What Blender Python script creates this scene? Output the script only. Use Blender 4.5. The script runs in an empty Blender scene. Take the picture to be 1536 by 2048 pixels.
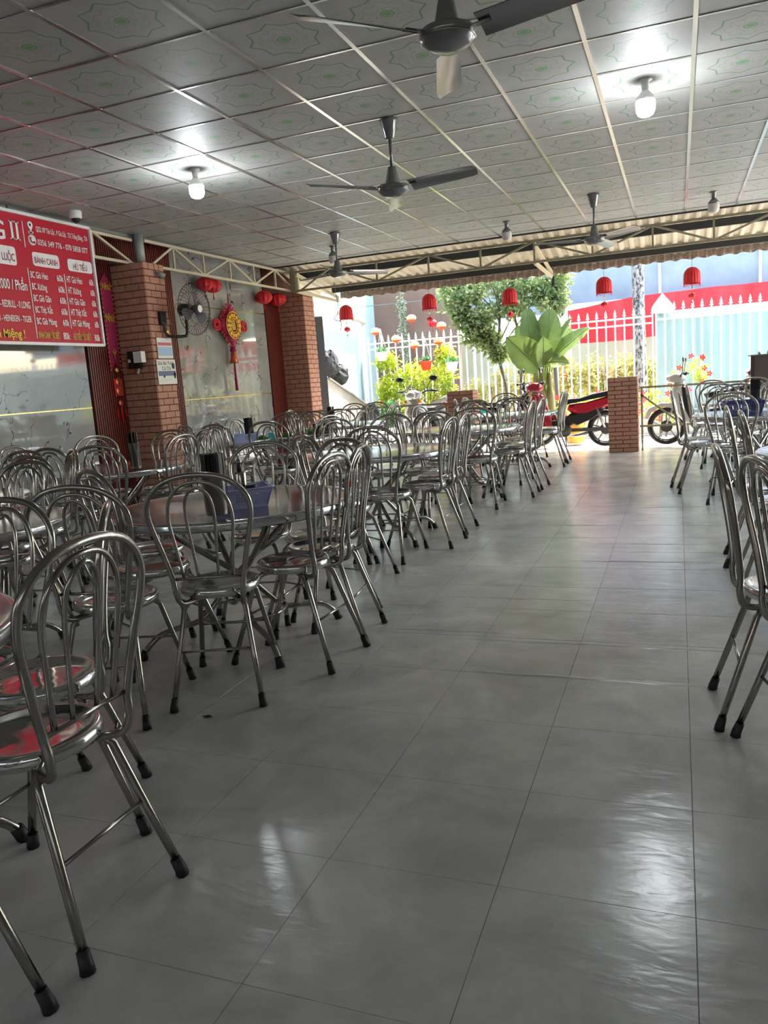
import bpy, math, random
from mathutils import Vector, Matrix
PI = math.pi
random.seed(7)
sc = bpy.context.scene
COL = sc.collection

# ------------------------------------------------------------------ camera
ZC = 3.12                      # ceiling height
cam_d = bpy.data.cameras.new('camera'); cam = bpy.data.objects.new('camera', cam_d); COL.objects.link(cam)
cam_d.sensor_fit = 'VERTICAL'; cam_d.sensor_height = 36.0; cam_d.lens = 1561.0 / 2048 * 36
cam_d.clip_start = 0.02; cam_d.clip_end = 300
def cam_rows(yaw, pit, roll):
    f = Vector((0, math.cos(pit), -math.sin(pit))); r = Vector((1, 0, 0)); u = r.cross(f)
    Rz = Matrix.Rotation(yaw, 3, 'Z')
    rows = [Rz @ r, Rz @ u, Rz @ -f]
    c, s = math.cos(roll), math.sin(roll)
    return [rows[0]*c + rows[1]*s, rows[1]*c - rows[0]*s, rows[2]]
rw = cam_rows(0.36704, 0.16548, -0.072635)
M = Matrix((rw[0], rw[1], rw[2])).transposed().to_4x4()
cam.matrix_world = Matrix.Translation((0, 0, 1.25)) @ M
sc.camera = cam

# ------------------------------------------------------------------ world, sun, exposure
w = bpy.data.worlds.new('world'); sc.world = w; w.use_nodes = True
nt = w.node_tree; bg = nt.nodes['Background']
sky = nt.nodes.new('ShaderNodeTexSky'); sky.sky_type = 'NISHITA'; sky.sun_disc = False
sky.sun_elevation = math.radians(56); sky.sun_rotation = math.radians(20); sky.air_density = 1.0; sky.dust_density = 2.0
tint = nt.nodes.new('ShaderNodeMix'); tint.data_type = 'RGBA'; tint.blend_type = 'MULTIPLY'; tint.inputs[0].default_value = 1.0
nt.links.new(sky.outputs[0], tint.inputs[6]); tint.inputs[7].default_value = (1.0, .92, .80, 1)      # hazy tropical sky
nt.links.new(tint.outputs[2], bg.inputs[0]); bg.inputs[1].default_value = 1.35
sun_d = bpy.data.lights.new('sun', 'SUN'); sun_d.energy = 18.0; sun_d.angle = math.radians(0.8); sun_d.color = (1, .95, .86)
sun = bpy.data.objects.new('sun', sun_d); COL.objects.link(sun)
sdir = Vector((-0.30, -0.42, -1.0))           # travel direction of the sunlight
sun.rotation_euler = sdir.to_track_quat('-Z', 'Y').to_euler()
BULB_W = 15.0
vs = sc.view_settings
sc.display_settings.display_device = 'sRGB'
vs.view_transform = 'Standard'; vs.look = 'None'; vs.gamma = 1.0; vs.use_curve_mapping = False
vs.exposure = 0.62
sc.cycles.max_bounces = 7; sc.cycles.glossy_bounces = 5; sc.cycles.diffuse_bounces = 4; sc.cycles.transparent_max_bounces = 12
sc.cycles.sample_clamp_indirect = 6.0
try: sc.cycles.use_denoising = True
except Exception: pass

# ------------------------------------------------------------------ materials
def mat(name, col=(.5, .5, .5), rough=.5, metal=0., emit=None, trans=0., spec=None, coat=0.):
    m = bpy.data.materials.new(name); m.use_nodes = True
    b = m.node_tree.nodes['Principled BSDF']
    b.inputs['Base Color'].default_value = (*col, 1); b.inputs['Roughness'].default_value = rough
    b.inputs['Metallic'].default_value = metal
    if trans: b.inputs['Transmission Weight'].default_value = trans
    if spec is not None: b.inputs['Specular IOR Level'].default_value = spec
    if coat: b.inputs['Coat Weight'].default_value = coat
    if emit:
        b.inputs['Emission Color'].default_value = (*emit[0], 1); b.inputs['Emission Strength'].default_value = emit[1]
    return m
class NB:
    def __init__(s, m): s.m = m; s.t = m.node_tree; s.b = s.t.nodes['Principled BSDF']
    def n(s, typ, **kw):
        x = s.t.nodes.new(typ)
        for k, v in kw.items(): setattr(x, k, v)
        return x
    def l(s, a, b): s.t.links.new(a, b)
    def math(s, op, a, b=None, c=None):
        x = s.n('ShaderNodeMath', operation=op)
        for i, v in enumerate((a, b, c)):
            if v is None: continue
            if isinstance(v, (int, float)): x.inputs[i].default_value = v
            else: s.l(v, x.inputs[i])
        return x.outputs[0]
    def mix(s, f, a, b):
        x = s.n('ShaderNodeMix', data_type='RGBA')
        for i, v in ((0, f), (6, a), (7, b)):
            if isinstance(v, tuple): x.inputs[i].default_value = (*v, 1)
            elif isinstance(v, (int, float)): x.inputs[i].default_value = v
            else: s.l(v, x.inputs[i])
        return x.outputs[2]
    def coord(s, which='Object'): return s.n('ShaderNodeTexCoord').outputs[which]
    def pos(s): return s.n('ShaderNodeNewGeometry').outputs['Position']
    def noise(s, vec, scale, detail=4, rough=.55, dist=0.):
        x = s.n('ShaderNodeTexNoise'); s.l(vec, x.inputs['Vector'])
        x.inputs['Scale'].default_value = scale; x.inputs['Detail'].default_value = detail
        x.inputs['Roughness'].default_value = rough; x.inputs['Distortion'].default_value = dist
        return x.outputs[0]
    def ramp(s, f, stops):
        x = s.n('ShaderNodeValToRGB'); s.l(f, x.inputs[0]); e = x.color_ramp.elements
        e[0].position = stops[0][0]; e[0].color = (*stops[0][1], 1); e[1].position = stops[-1][0]; e[1].color = (*stops[-1][1], 1)
        for (p, c) in stops[1:-1]: k = e.new(p); k.color = (*c, 1)
        return x.outputs[0]
    def bump(s, h, strength=.2, dist=.01):
        x = s.n('ShaderNodeBump'); s.l(h, x.inputs['Height']); x.inputs['Strength'].default_value = strength
        x.inputs['Distance'].default_value = dist; s.l(x.outputs[0], s.b.inputs['Normal'])
    def base(s, c): s.l(c, s.b.inputs['Base Color'])
    def rough(s, v): s.l(v, s.b.inputs['Roughness'])
def noisy(name, c1, c2, scale=6, rough=.6, bump=0., metal=0., detail=5, coord='pos', bscale=None):
    m = mat(name, c1, rough, metal); q = NB(m); v = q.pos() if coord == 'pos' else q.coord()
    f = q.noise(v, scale, detail); q.base(q.ramp(f, [(.3, c1), (.7, c2)]))
    if bump: q.bump(q.noise(v, bscale or scale*4, 4), bump, .01)
    return m

STEEL = mat('stainless_steel', (.37, .345, .315), .2, 1.0)
q = NB(STEEL); f = q.noise(q.coord(), 9, 3); q.rough(q.ramp(f, [(.3, (.14,)*3), (.7, (.27,)*3)]))
SEAT = mat('pressed_steel_seat', (.66, .65, .64), .1, 1.0)
q = NB(SEAT); f = q.noise(q.coord(), 7, 2); q.rough(q.ramp(f, [(.3, (.06,)*3), (.7, (.16,)*3)])); q.bump(q.noise(q.coord(), 9, 1), .35, .012)
TOPM = mat('table_steel', (.60, .60, .62), .12, 1.0)
q = NB(TOPM); f = q.noise(q.coord(), 5, 5); q.rough(q.ramp(f, [(.3, (.09,)*3), (.7, (.22,)*3)])); q.bump(q.noise(q.coord(), 3.0, 1), .22, .014)
RUBBER = mat('black_rubber', (.012, .012, .012), .55)
BLACK = mat('black_plastic', (.014, .014, .015), .35)
CREAM = noisy('cream_paint', (.66, .60, .42), (.58, .52, .36), 8, .45)
CREAM2 = noisy('beige_paint_weathered', (.36, .31, .20), (.28, .24, .15), 8, .5)
GALV = noisy('galvanised', (.42, .45, .43), (.33, .36, .35), 12, .5, metal=.3)
DARKST = mat('dark_steel', (.03, .03, .028), .6)
GOLD = mat('gold_strip', (.80, .62, .26), .25, 1.0)
WHITE = mat('white_plastic', (.78, .78, .76), .35)
SIGNRED = mat('sign_red', (.48, .012, .035), .42, spec=.3)
SIGNW = mat('sign_white', (.80, .80, .80), .4)
SIGND = mat('sign_dark_red', (.28, .01, .03), .4)
SIGNY = mat('sign_yellow', (.80, .62, .03), .4)
SIGNG = mat('sign_yellow_green', (.42, .44, .03), .4)
RED = mat('lantern_red', (.55, .006, .014), .6)
q = NB(RED); q.b.inputs['Subsurface Weight'].default_value = .0
SCROLL = noisy('scroll_red_cloth', (.26, .005, .06), (.36, .01, .07), 30, .7)
BELLM = mat('red_bronze', (.50, .10, .05), .3, .5)
GOLDP = mat('gold_foil', (.85, .58, .08), .3, .6)
BASKET = mat('lilac_plastic', (.46, .50, .80), .4)
BASKD = mat('navy_plastic', (.05, .06, .22), .4)
GLASS = mat('clear_glass', (.95, .97, .97), .03, trans=1.0)
CLEARP = mat('clear_plastic', (.9, .93, .95), .12, trans=.85)
CHOP = noisy('dark_chopsticks', (.010, .008, .007), (.022, .016, .012), 60, .5)
HAIR = mat('fan_grey_paint', (.22, .225, .23), .2, .4)
FANB = mat('fan_blade_metal', (.33, .33, .34), .24, .8)

def trans_leaf(name, c1, c2, scale=3, trans=.45):
    m = mat(name, c1, .45); q = NB(m); v = q.pos(); f = q.noise(v, scale, 3)
    c = q.ramp(f, [(.3, c1), (.7, c2)]); q.base(c)
    tr = q.n('ShaderNodeBsdfTranslucent'); q.l(c, tr.inputs[0]); mx = q.n('ShaderNodeMixShader'); mx.inputs[0].default_value = trans
    q.l(q.b.outputs[0], mx.inputs[1]); q.l(tr.outputs[0], mx.inputs[2])
    q.l(mx.outputs[0], q.t.nodes['Material Output'].inputs[0]); return m
LEAF1 = trans_leaf('tree_leaf', (.12, .20, .06), (.46, .52, .24), 5)
LEAF2 = trans_leaf('bush_leaf', (.26, .38, .03), (.62, .66, .08), 2.5, .5)
LEAF3 = trans_leaf('dark_leaf', (.03, .13, .04), (.10, .25, .06), 4)
LEAF4 = trans_leaf('straw_leaf', (.42, .44, .10), (.66, .52, .24), 2.5, .5)
BANANA = trans_leaf('banana_leaf', (.10, .17, .045), (.20, .29, .075), 3, .42)
RIB = trans_leaf('leaf_rib', (.26, .38, .10), (.32, .42, .12), 5, .4)
BARK = noisy('bark', (.10, .08, .06), (.20, .17, .13), 14, .9, .4)
STEM = noisy('banana_stem', (.20, .26, .10), (.30, .24, .12), 8, .7, .3)
PETAL = mat('pink_petal', (.80, .10, .16), .5)
PETALR = mat('red_petal', (.75, .05, .03), .5)
PAPERW = trans_leaf('white_paper', (.55, .50, .36), (.6, .56, .42), 3, .5)
PAPERO = trans_leaf('orange_paper', (.75, .08, .02), (.8, .12, .03), 3, .5)

# marble wall cladding
MARBLE = mat('grey_marble', (.3, .3, .3), .04, spec=1.0)
q = NB(MARBLE); v = q.pos()
big = q.noise(v, 1.3, 6, .6, .8); base = q.ramp(big, [(.25, (.20, .205, .20)), (.55, (.32, .325, .31)), (.8, (.44, .44, .42))])
wv = q.n('ShaderNodeVectorMath', operation='ADD'); nz = q.n('ShaderNodeTexNoise'); q.l(v, nz.inputs['Vector']); nz.inputs['Scale'].default_value = 2.2; nz.inputs['Detail'].default_value = 4
q.l(v, wv.inputs[0]); q.l(nz.outputs[1], wv.inputs[1])
vo = q.n('ShaderNodeTexVoronoi', feature='DISTANCE_TO_EDGE'); q.l(wv.outputs[0], vo.inputs['Vector']); vo.inputs['Scale'].default_value = 2.4
vein = q.math('LESS_THAN', vo.outputs[0], .012); msk = q.math('GREATER_THAN', q.noise(v, 2.1, 2), .52)
q.base(q.mix(q.math('MULTIPLY', vein, msk), base, (.05, .05, .05)))
q.bump(q.noise(v, 1.1, 1), .05, .02)
SLAT = noisy('red_brown_slat', (.13, .022, .016), (.17, .03, .022), 3, .35)
SLATB = mat('slat_groove', (.02, .006, .006), .6)
BRICK = noisy('brick_face', (.42, .20, .135), (.52, .27, .19), 9, .75, .25, coord='pos', bscale=70)
MORTAR = noisy('mortar', (.13, .055, .035), (.17, .07, .045), 30, .9)

# ceiling tile with the printed star rosette
TILE = mat('pvc_ceiling_tile', (.42, .41, .39), .55, spec=.35)
q = NB(TILE); v = q.coord(); sp = q.n('ShaderNodeSeparateXYZ'); q.l(v, sp.inputs[0]); X, Y = sp.outputs[0], sp.outputs[1]
r = q.math('SQRT', q.math('ADD', q.math('MULTIPLY', X, X), q.math('MULTIPLY', Y, Y)))
th = q.math('ARCTAN2', Y, X)
a = q.math('ABSOLUTE', q.math('SUBTRACT', q.math('FLOORED_MODULO', q.math('ADD', th, PI/8), PI/4), PI/8))
fx = q.math('MULTIPLY', r, q.math('COSINE', a)); fy = q.math('MULTIPLY', r, q.math('SINE', a))
tip = Vector((.208, 0)); no = Vector((.168*math.cos(PI/8), .168*math.sin(PI/8))); d = (no-tip).normalized(); nn = Vector((d.y, -d.x))
dist = q.math('ADD', q.math('MULTIPLY', fx, nn.x), q.math('ADD', q.math('MULTIPLY', fy, nn.y), -tip.dot(nn)))
star = q.math('LESS_THAN', q.math('ABSOLUTE', dist), .0048)
petd = q.math('SQRT', q.math('ADD', q.math('POWER', q.math('ADD', fx, -.098), 2), q.math('POWER', fy, 2)))
pet = q.math('LESS_THAN', q.math('ABSOLUTE', q.math('ADD', petd, -.040)), .0022)
cen = q.math('LESS_THAN', r, .040); ring = q.math('LESS_THAN', q.math('ABSOLUTE', q.math('ADD', r, -.026)), .003)
nzz = q.noise(v, 40, 3)
lin = q.ramp(q.noise(v, 5, 3), [(.3, (.37, .37, .355)), (.7, (.43, .425, .41))])
c = q.mix(q.math('MULTIPLY', pet, .6), lin, (.20, .27, .18)); c = q.mix(q.math('MULTIPLY', star, .85), c, (.10, .27, .11))
c = q.mix(q.math('MULTIPLY', cen, .8), c, (.13, .32, .13)); c = q.mix(q.math('MULTIPLY', ring, .5), c, (.45, .55, .42))
q.base(c); q.bump(q.noise(v, 3.5, 1), .12, .01)
RUNNER = mat('ceiling_runner', (.55, .55, .53), .22, .9)

# vinyl floor tile
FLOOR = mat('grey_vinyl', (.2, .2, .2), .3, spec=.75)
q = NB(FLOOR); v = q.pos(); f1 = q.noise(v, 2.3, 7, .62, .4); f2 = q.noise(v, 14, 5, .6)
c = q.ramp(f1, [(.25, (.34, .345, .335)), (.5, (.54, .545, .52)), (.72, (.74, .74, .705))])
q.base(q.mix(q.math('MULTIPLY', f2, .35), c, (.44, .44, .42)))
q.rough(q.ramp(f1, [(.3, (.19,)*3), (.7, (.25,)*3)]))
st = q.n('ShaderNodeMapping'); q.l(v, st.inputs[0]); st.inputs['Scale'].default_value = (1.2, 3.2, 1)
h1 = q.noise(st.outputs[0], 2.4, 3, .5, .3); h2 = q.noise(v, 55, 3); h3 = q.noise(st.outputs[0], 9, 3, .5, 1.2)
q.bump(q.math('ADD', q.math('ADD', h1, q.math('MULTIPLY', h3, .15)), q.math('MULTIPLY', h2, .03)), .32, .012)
FGAP = mat('floor_joint', (.34, .34, .33), .5)
CONC = noisy('concrete_yard', (.52, .50, .46), (.64, .62, .57), 3, .85, .2)
TEAL = noisy('pale_cyan_wall', (.33, .46, .48), (.38, .49, .50), 1.2, .8)
TEALG = noisy('teal_gate_sheet', (.36, .55, .56), (.46, .62, .62), 1.5, .5)
PLASTB = noisy('brown_wall', (.14, .085, .065), (.18, .115, .09), 2, .85)
TARP = noisy('grey_tarpaulin', (.14, .18, .23), (.22, .26, .31), 1.5, .6, .3, bscale=3)
BANNER = noisy('red_banner_cloth', (.46, .006, .014), (.55, .012, .02), 2.5, .6, .5, bscale=3)
IRON = mat('white_iron', (.85, .85, .82), .4)
RENDERW = noisy('beige_render', (.36, .33, .28), (.42, .38, .33), 4, .85)
STONE = noisy('dark_rock', (.015, .015, .016), (.05, .05, .05), 8, .9, .8)
ROOFM = noisy('fibre_roof', (.46, .41, .30), (.58, .53, .42), 3, .7)
EAVE = noisy('eave_edge', (.22, .17, .13), (.34, .28, .22), 10, .8)
WALLP = noisy('plain_wall', (.22, .21, .20), (.27, .26, .24), 2, .7)
BROWNP = noisy('dark_panel', (.060, .048, .038), (.085, .068, .052), 3, .6)

# ------------------------------------------------------------------ mesh building
class MB:
    def __init__(s): s.v = []; s.f = []; s.sm = []
    def add(s, vs_, fs, smooth=False):
        o = len(s.v); s.v.extend([tuple(p) for p in vs_])
        for f in fs: s.f.append(tuple(i+o for i in f)); s.sm.append(smooth)
        return s
    def box(s, cx, cy, cz, sx, sy, sz, rz=0, rx=0, ry=0):
        R = Matrix.Rotation(rz, 3, 'Z') @ Matrix.Rotation(ry, 3, 'Y') @ Matrix.Rotation(rx, 3, 'X')
        P = [Vector((cx, cy, cz)) + R @ Vector((x*sx/2, y*sy/2, z*sz/2)) for x in (-1, 1) for y in (-1, 1) for z in (-1, 1)]
        return s.add(P, [(0, 1, 3, 2), (4, 6, 7, 5), (0, 4, 5, 1), (2, 3, 7, 6), (0, 2, 6, 4), (1, 5, 7, 3)])
    def bar(s, a, b, w=.03, h=None):
        a, b = Vector(a), Vector(b); d = b-a; L = d.length; d.normalize(); h = h or w
        up = Vector((0, 0, 1)) if abs(d.z) < .95 else Vector((0, 1, 0))
        x = d.cross(up).normalized(); u = x.cross(d)
        P = [a + d*L*k + x*i*w/2 + u*j*h/2 for k in (0, 1) for i in (-1, 1) for j in (-1, 1)]
        return s.add(P, [(0, 2, 3, 1), (4, 5, 7, 6), (0, 1, 5, 4), (2, 6, 7, 3), (0, 4, 6, 2), (1, 3, 7, 5)])
    def tube(s, pts, r, n=8, closed=False, caps=True):
        pts = [Vector(p) for p in pts]; N = len(pts); rs = r if isinstance(r, (list, tuple)) else [r]*N
        prev = None; vs_ = []
        for i, p in enumerate(pts):
            if closed: t = pts[(i+1) % N] - pts[i-1]
            else: t = pts[min(i+1, N-1)] - pts[max(i-1, 0)]
            t.normalize()
            if prev is None:
                a = Vector((0, 0, 1)) if abs(t.z) < .9 else Vector((1, 0, 0)); x = t.cross(a).normalized()
            else:
                x = prev - t*prev.dot(t); x.normalize()
            prev = x; y = t.cross(x)
            for k in range(n):
                an = 2*PI*k/n; vs_.append(p + (x*math.cos(an) + y*math.sin(an))*rs[i])
        fs = []
        for i in range(N if closed else N-1):
            j = (i+1) % N
            for k in range(n): fs.append((i*n+k, i*n+(k+1) % n, j*n+(k+1) % n, j*n+k))
        s.add(vs_, fs, True)
        if caps and not closed:
            o = len(s.v) - N*n
            s.f.append(tuple(o+k for k in range(n))[::-1]); s.sm.append(False)
            s.f.append(tuple(o+(N-1)*n+k for k in range(n))); s.sm.append(False)
        return s
    def lathe(s, prof, n=24, c=(0, 0, 0), axis='Z', smooth=True, sx=1., sy=1.):
        vs_ = []
        for (r_, z_) in prof:
            for k in range(n):
                a = 2*PI*k/n; x, y = r_*math.cos(a)*sx, r_*math.sin(a)*sy
                p = (x, y, z_) if axis == 'Z' else ((z_, x, y) if axis == 'X' else (x, z_, y))
                vs_.append((p[0]+c[0], p[1]+c[1], p[2]+c[2]))
        fs = []
        for i in range(len(prof)-1):
            for k in range(n): fs.append((i*n+k, i*n+(k+1) % n, (i+1)*n+(k+1) % n, (i+1)*n+k))
        s.add(vs_, fs, smooth)
        o = len(s.v)-len(vs_)
        if prof[0][0] > 1e-4: s.f.append(tuple(o+k for k in range(n))[::-1]); s.sm.append(False)
        if prof[-1][0] > 1e-4: s.f.append(tuple(o+(len(prof)-1)*n+k for k in range(n))); s.sm.append(False)
        return s
    def slab(s, poly, y0, y1, inset=.82, axis='Y', k=.3):
        # a side outline in (x, z) extruded across y with a rounded shoulder
        cx = sum(p[0] for p in poly)/len(poly); cz = sum(p[1] for p in poly)/len(poly); N = len(poly); vs_ = []
        for (t, sc_) in ((0, inset), (k, 1), (1-k, 1), (1, inset)):
            y = y0+(y1-y0)*t
            for (x, z) in poly: vs_.append((cx+(x-cx)*sc_, y, cz+(z-cz)*sc_))
        fs = [(i*N+j, i*N+(j+1) % N, (i+1)*N+(j+1) % N, (i+1)*N+j) for i in range(3) for j in range(N)]
        s.add(vs_, fs, True); o = len(s.v)-4*N
        s.f.append(tuple(o+j for j in range(N))[::-1]); s.sm.append(False)
        s.f.append(tuple(o+3*N+j for j in range(N))); s.sm.append(False)
        return s
    def mesh(s, name):
        m = bpy.data.meshes.new(name); m.from_pydata(s.v, [], s.f); m.update()
        m.polygons.foreach_set('use_smooth', s.sm); return m

def obj(name, mb, material, parent=None, loc=None, rz=None):
    me = mb.mesh(name) if isinstance(mb, MB) else mb
    if material and not me.materials: me.materials.append(material)
    o = bpy.data.objects.new(name, me); COL.objects.link(o)
    if parent: o.parent = parent
    if loc: o.location = loc
    if rz: o.rotation_euler = (0, 0, rz)
    return o
def tag(o, label=None, cat=None, group=None, kind=None):
    if label: o['label'] = label
    if cat: o['category'] = cat
    if group: o['group'] = group
    if kind: o['kind'] = kind
    return o
def thing(name, label, cat, loc=(0, 0, 0), rz=0, group=None):
    o = bpy.data.objects.new(name, None); COL.objects.link(o); o.empty_display_size = .1
    o.location = loc; o.rotation_euler = (0, 0, rz); return tag(o, label, cat, group)
def dup(root, loc, rz, label, group=None, scale=None):
    r = root.copy(); COL.objects.link(r); r.location = loc; r.rotation_euler = (0, 0, rz); r['label'] = label
    if group: r['group'] = group
    if scale: r.scale = scale
    for ch in KIDS[root.name]:
        c = ch.copy(); COL.objects.link(c); c.parent = r
        for g in KIDS.get(ch.name, []):
            d_ = g.copy(); COL.objects.link(d_); d_.parent = c
    return r
KIDS = {}
def remember(root):
    KIDS[root.name] = list(root.children)
    for c in root.children:
        if c.children: KIDS[c.name] = list(c.children)
def smooth_path(P, n=6, closed=False):
    P = [Vector(p) for p in P]; out = []; N = len(P)
    rng = range(N) if closed else range(N-1)
    for i in rng:
        p0 = P[(i-1) % N] if closed or i > 0 else P[0]*2-P[1]; p1 = P[i]; p2 = P[(i+1) % N]
        p3 = P[(i+2) % N] if closed or i+2 < N else P[N-1]*2-P[N-2]
        for k in range(n):
            t = k/n
            out.append(.5*((2*p1)+(p2-p0)*t+(2*p0-5*p1+4*p2-p3)*t*t+(3*p1-p0-3*p2+p3)*t**3))
    if not closed: out.append(P[-1])
    return out
def text_mesh(txt, width, height, weight=.0, depth=.0):
    cu = bpy.data.curves.new('lettering', 'FONT'); cu.body = txt; cu.size = 1; cu.offset = weight; cu.extrude = depth; cu.resolution_u = 3
    o = bpy.data.objects.new('tmp_text', cu); COL.objects.link(o)
    dg = bpy.context.evaluated_depsgraph_get(); me = bpy.data.meshes.new_from_object(o.evaluated_get(dg))
    bpy.data.objects.remove(o); bpy.data.curves.remove(cu)
    xs = [v.co.x for v in me.vertices]
    if not xs: return me
    x0, x1 = min(xs), max(xs); CAP = .73
    for v in me.vertices: v.co.x = (v.co.x-x0)/(x1-x0)*width; v.co.y = v.co.y/CAP*height
    me.name = 'lettering'; return me
def wall_text(txt, y, z, width, height, x, m, parent, weight=.0, tilt=0.):
    me = text_mesh(txt, width, height, weight, 0)
    me.materials.clear(); me.materials.append(m)
    o = bpy.data.objects.new('lettering', me); COL.objects.link(o)
    o.matrix_world = Matrix(((0, 0, 1, x), (1, 0, 0, y), (0, 1, 0, z), (0, 0, 0, 1)))
    if tilt: o.matrix_world = o.matrix_world @ Matrix.Rotation(tilt, 4, 'Z')
    if parent:
        o.parent = parent; o.matrix_parent_inverse = Matrix.Translation(parent.location).inverted()
    return o

# ================================================================== SETTING
S = 'structure'
XL = -6.12
# floor: base slab, single vinyl tiles where they show, one joined remainder
FT = .457; fx0, fy0 = -.43, 1.712
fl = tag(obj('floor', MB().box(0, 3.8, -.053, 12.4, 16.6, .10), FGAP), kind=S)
tile_me = MB()
g = .0004; h = FT/2-g
tile_me.add([(-h, -h, -.003), (h, -h, -.003), (h, h, -.003), (-h, h, -.003), (-h+.0008, -h+.0008, 0), (h-.0008, -h+.0008, 0), (h-.0008, h-.0008, 0), (-h+.0008, h-.0008, 0)],
            [(4, 5, 6, 7), (0, 1, 5, 4), (1, 2, 6, 5), (2, 3, 7, 6), (3, 0, 4, 7)])
tm = tile_me.mesh('floor_tile'); tm.materials.append(FLOOR)
rest = MB()
for i in range(-13, 14):
    for j in range(-13, 23):
        x, y = fx0+(i+.5)*FT, fy0+(j+.5)*FT
        if x < XL+.1 or x > 6.2 or y < -4.3 or y > 12.0: continue
        if -2.8 < x < 1.6 and .8 < y < 12.0:
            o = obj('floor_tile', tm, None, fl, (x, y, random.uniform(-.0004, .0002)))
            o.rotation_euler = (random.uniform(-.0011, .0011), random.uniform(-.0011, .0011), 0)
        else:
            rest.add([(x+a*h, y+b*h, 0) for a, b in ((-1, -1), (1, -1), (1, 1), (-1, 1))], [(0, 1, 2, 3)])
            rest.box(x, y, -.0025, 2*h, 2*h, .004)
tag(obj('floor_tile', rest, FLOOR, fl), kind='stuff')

for (x0, x1, y) in ((-1.05, .5, 3.50), (-.86, .03, 3.09), (-1.55, -.7, 3.60), (-1.3, -.5, 4.2), (-.8, .4, 5.1), (-.6, .2, 5.62), (-1.2, -.4, 6.3), (-.5, .3, 7.1)  , (-1.9, -1.55, 3.85)):
    wr = MB(); V = []; n = 24
    for k in range(n+1):
        x = x0+(x1-x0)*k/n; e = math.sin(PI*k/n)**.5; yy_ = y+.004*math.sin(k*.8)
        V += [(x, yy_-.016, -.0003), (x, yy_-.005, .0026*e), (x, yy_+.004, .0030*e), (x, yy_+.016, -.0003)]
    wr.add(V, [(4*k+i, 4*k+4+i, 4*k+5+i, 4*k+1+i) for k in range(n) for i in range(3)], True)
    obj('vinyl_wrinkle', wr, FLOOR, fl)
# ceiling
cg = lambda i: .6*i-2.29185
cj = lambda j: .6*j+4.48735
ceil = tag(obj('ceiling', MB().box(.04, 3.6, ZC+.04, 12.3, 15.3, .04), noisy('ceiling_back', (.10, .10, .10), (.13, .13, .12), 3, .8)), kind=S)
tb = MB(); h = .2915
tb.add([(-h, -h, .012), (h, -h, .012), (h, h, .012), (-h, h, .012), (-h, -h, 0), (h, -h, 0), (h, h, 0), (-h, h, 0)],
       [(7, 6, 5, 4), (4, 5, 1, 0), (5, 6, 2, 1), (6, 7, 3, 2), (7, 4, 0, 3)])
ctm = tb.mesh('ceiling_tile'); ctm.materials.append(TILE)
crest = MB(); nt_ = 0
for i in range(-6, 14):
    for j in range(-14, 12):
        x, y = cg(i)+.3, cj(j)+.3
        if y < -3.6: continue
        vis = (j >= -5 and x < 2.2) and not (j == 11)
        if vis and nt_ < 298:
            o = obj('ceiling_tile', ctm, None, ceil, (x, y, ZC+random.uniform(0, .0015))); nt_ += 1
            o.rotation_euler = (random.uniform(-.002, .002), random.uniform(-.002, .002), 0)
        elif j == 11: crest.box(x, cj(11)+.1, ZC+.006, .583, .19, .012)
        else: crest.box(x, y, ZC+.006, .583, .583, .012)
tag(obj('ceiling_tile', crest, TILE, ceil), kind='stuff')
for i in range(-6, 15):
    obj('ceiling_runner', MB().box(cg(i), (cj(-14)+cj(11)+.2)/2, ZC-.002, .026, cj(11)+.2-cj(-14), .008), RUNNER, ceil)
for j in range(-13, 12):
    obj('ceiling_runner', MB().box((cg(-6)+cg(14))/2, cj(j), ZC-.0005, cg(14)-cg(-6), .017, .007), RUNNER, ceil)
obj('edge_trim', MB().box(cg(-6)-.02, 3.6, ZC-.01, .035, 15.3, .05), mat('edge_trim', (.20, .21, .20), .5), ceil)
obj('edge_trim', MB().box(0, 11.30, ZC-.004, 12, .02, .03), DARKST, ceil)

# walls
wl = tag(obj('wall_left', MB().box(XL-.10, 4.2, 1.62, .14, 16.2, 3.24), WALLP), kind=S)
for (y0, y1) in ((-3.8, -1.4), (-1.39, 1.0), (1.01, 3.4), (3.41, 7.10), (8.87, 11.28)):
    for (z0, z1) in ((0.0, 1.185), (1.2, 2.425), (2.44, 3.2)):
        obj('marble_panel', MB().box(XL-.012, (y0+y1)/2, (z0+z1)/2, .024, y1-y0, z1-z0), MARBLE, wl)
    for z in (1.1925, 2.4325):
        obj('gold_strip', MB().box(XL+.001, (y0+y1)/2, z, .006, y1-y0, .012), GOLD, wl)
sm_ = MB().box(0, 0, 0, .03, .021, 3.2).mesh('slat'); sm_.materials.append(SLAT)
for (y0, y1) in ((7.12, 8.86), (11.29, 12.28)):
    obj('slat_backing', MB().box(XL-.02, (y0+y1)/2, 1.6, .02, y1-y0, 3.2), SLATB, wl)
    n = int((y1-y0)/.036)
    for k in range(n):
        obj('slat', sm_, None, wl, (XL+.004, y0+.018+k*(y1-y0)/n, 1.6))
tag(obj('wall_back', MB().box(0, -4.5, 1.6, 12.4, .12, 3.2), WALLP), kind=S)
tag(obj('wall_right_unseen', MB().box(6.2, 1.75, 1.6, .12, 12.5, 3.2), WALLP), kind=S)  # unseen wall, ended short so side daylight enters only towards the front

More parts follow.
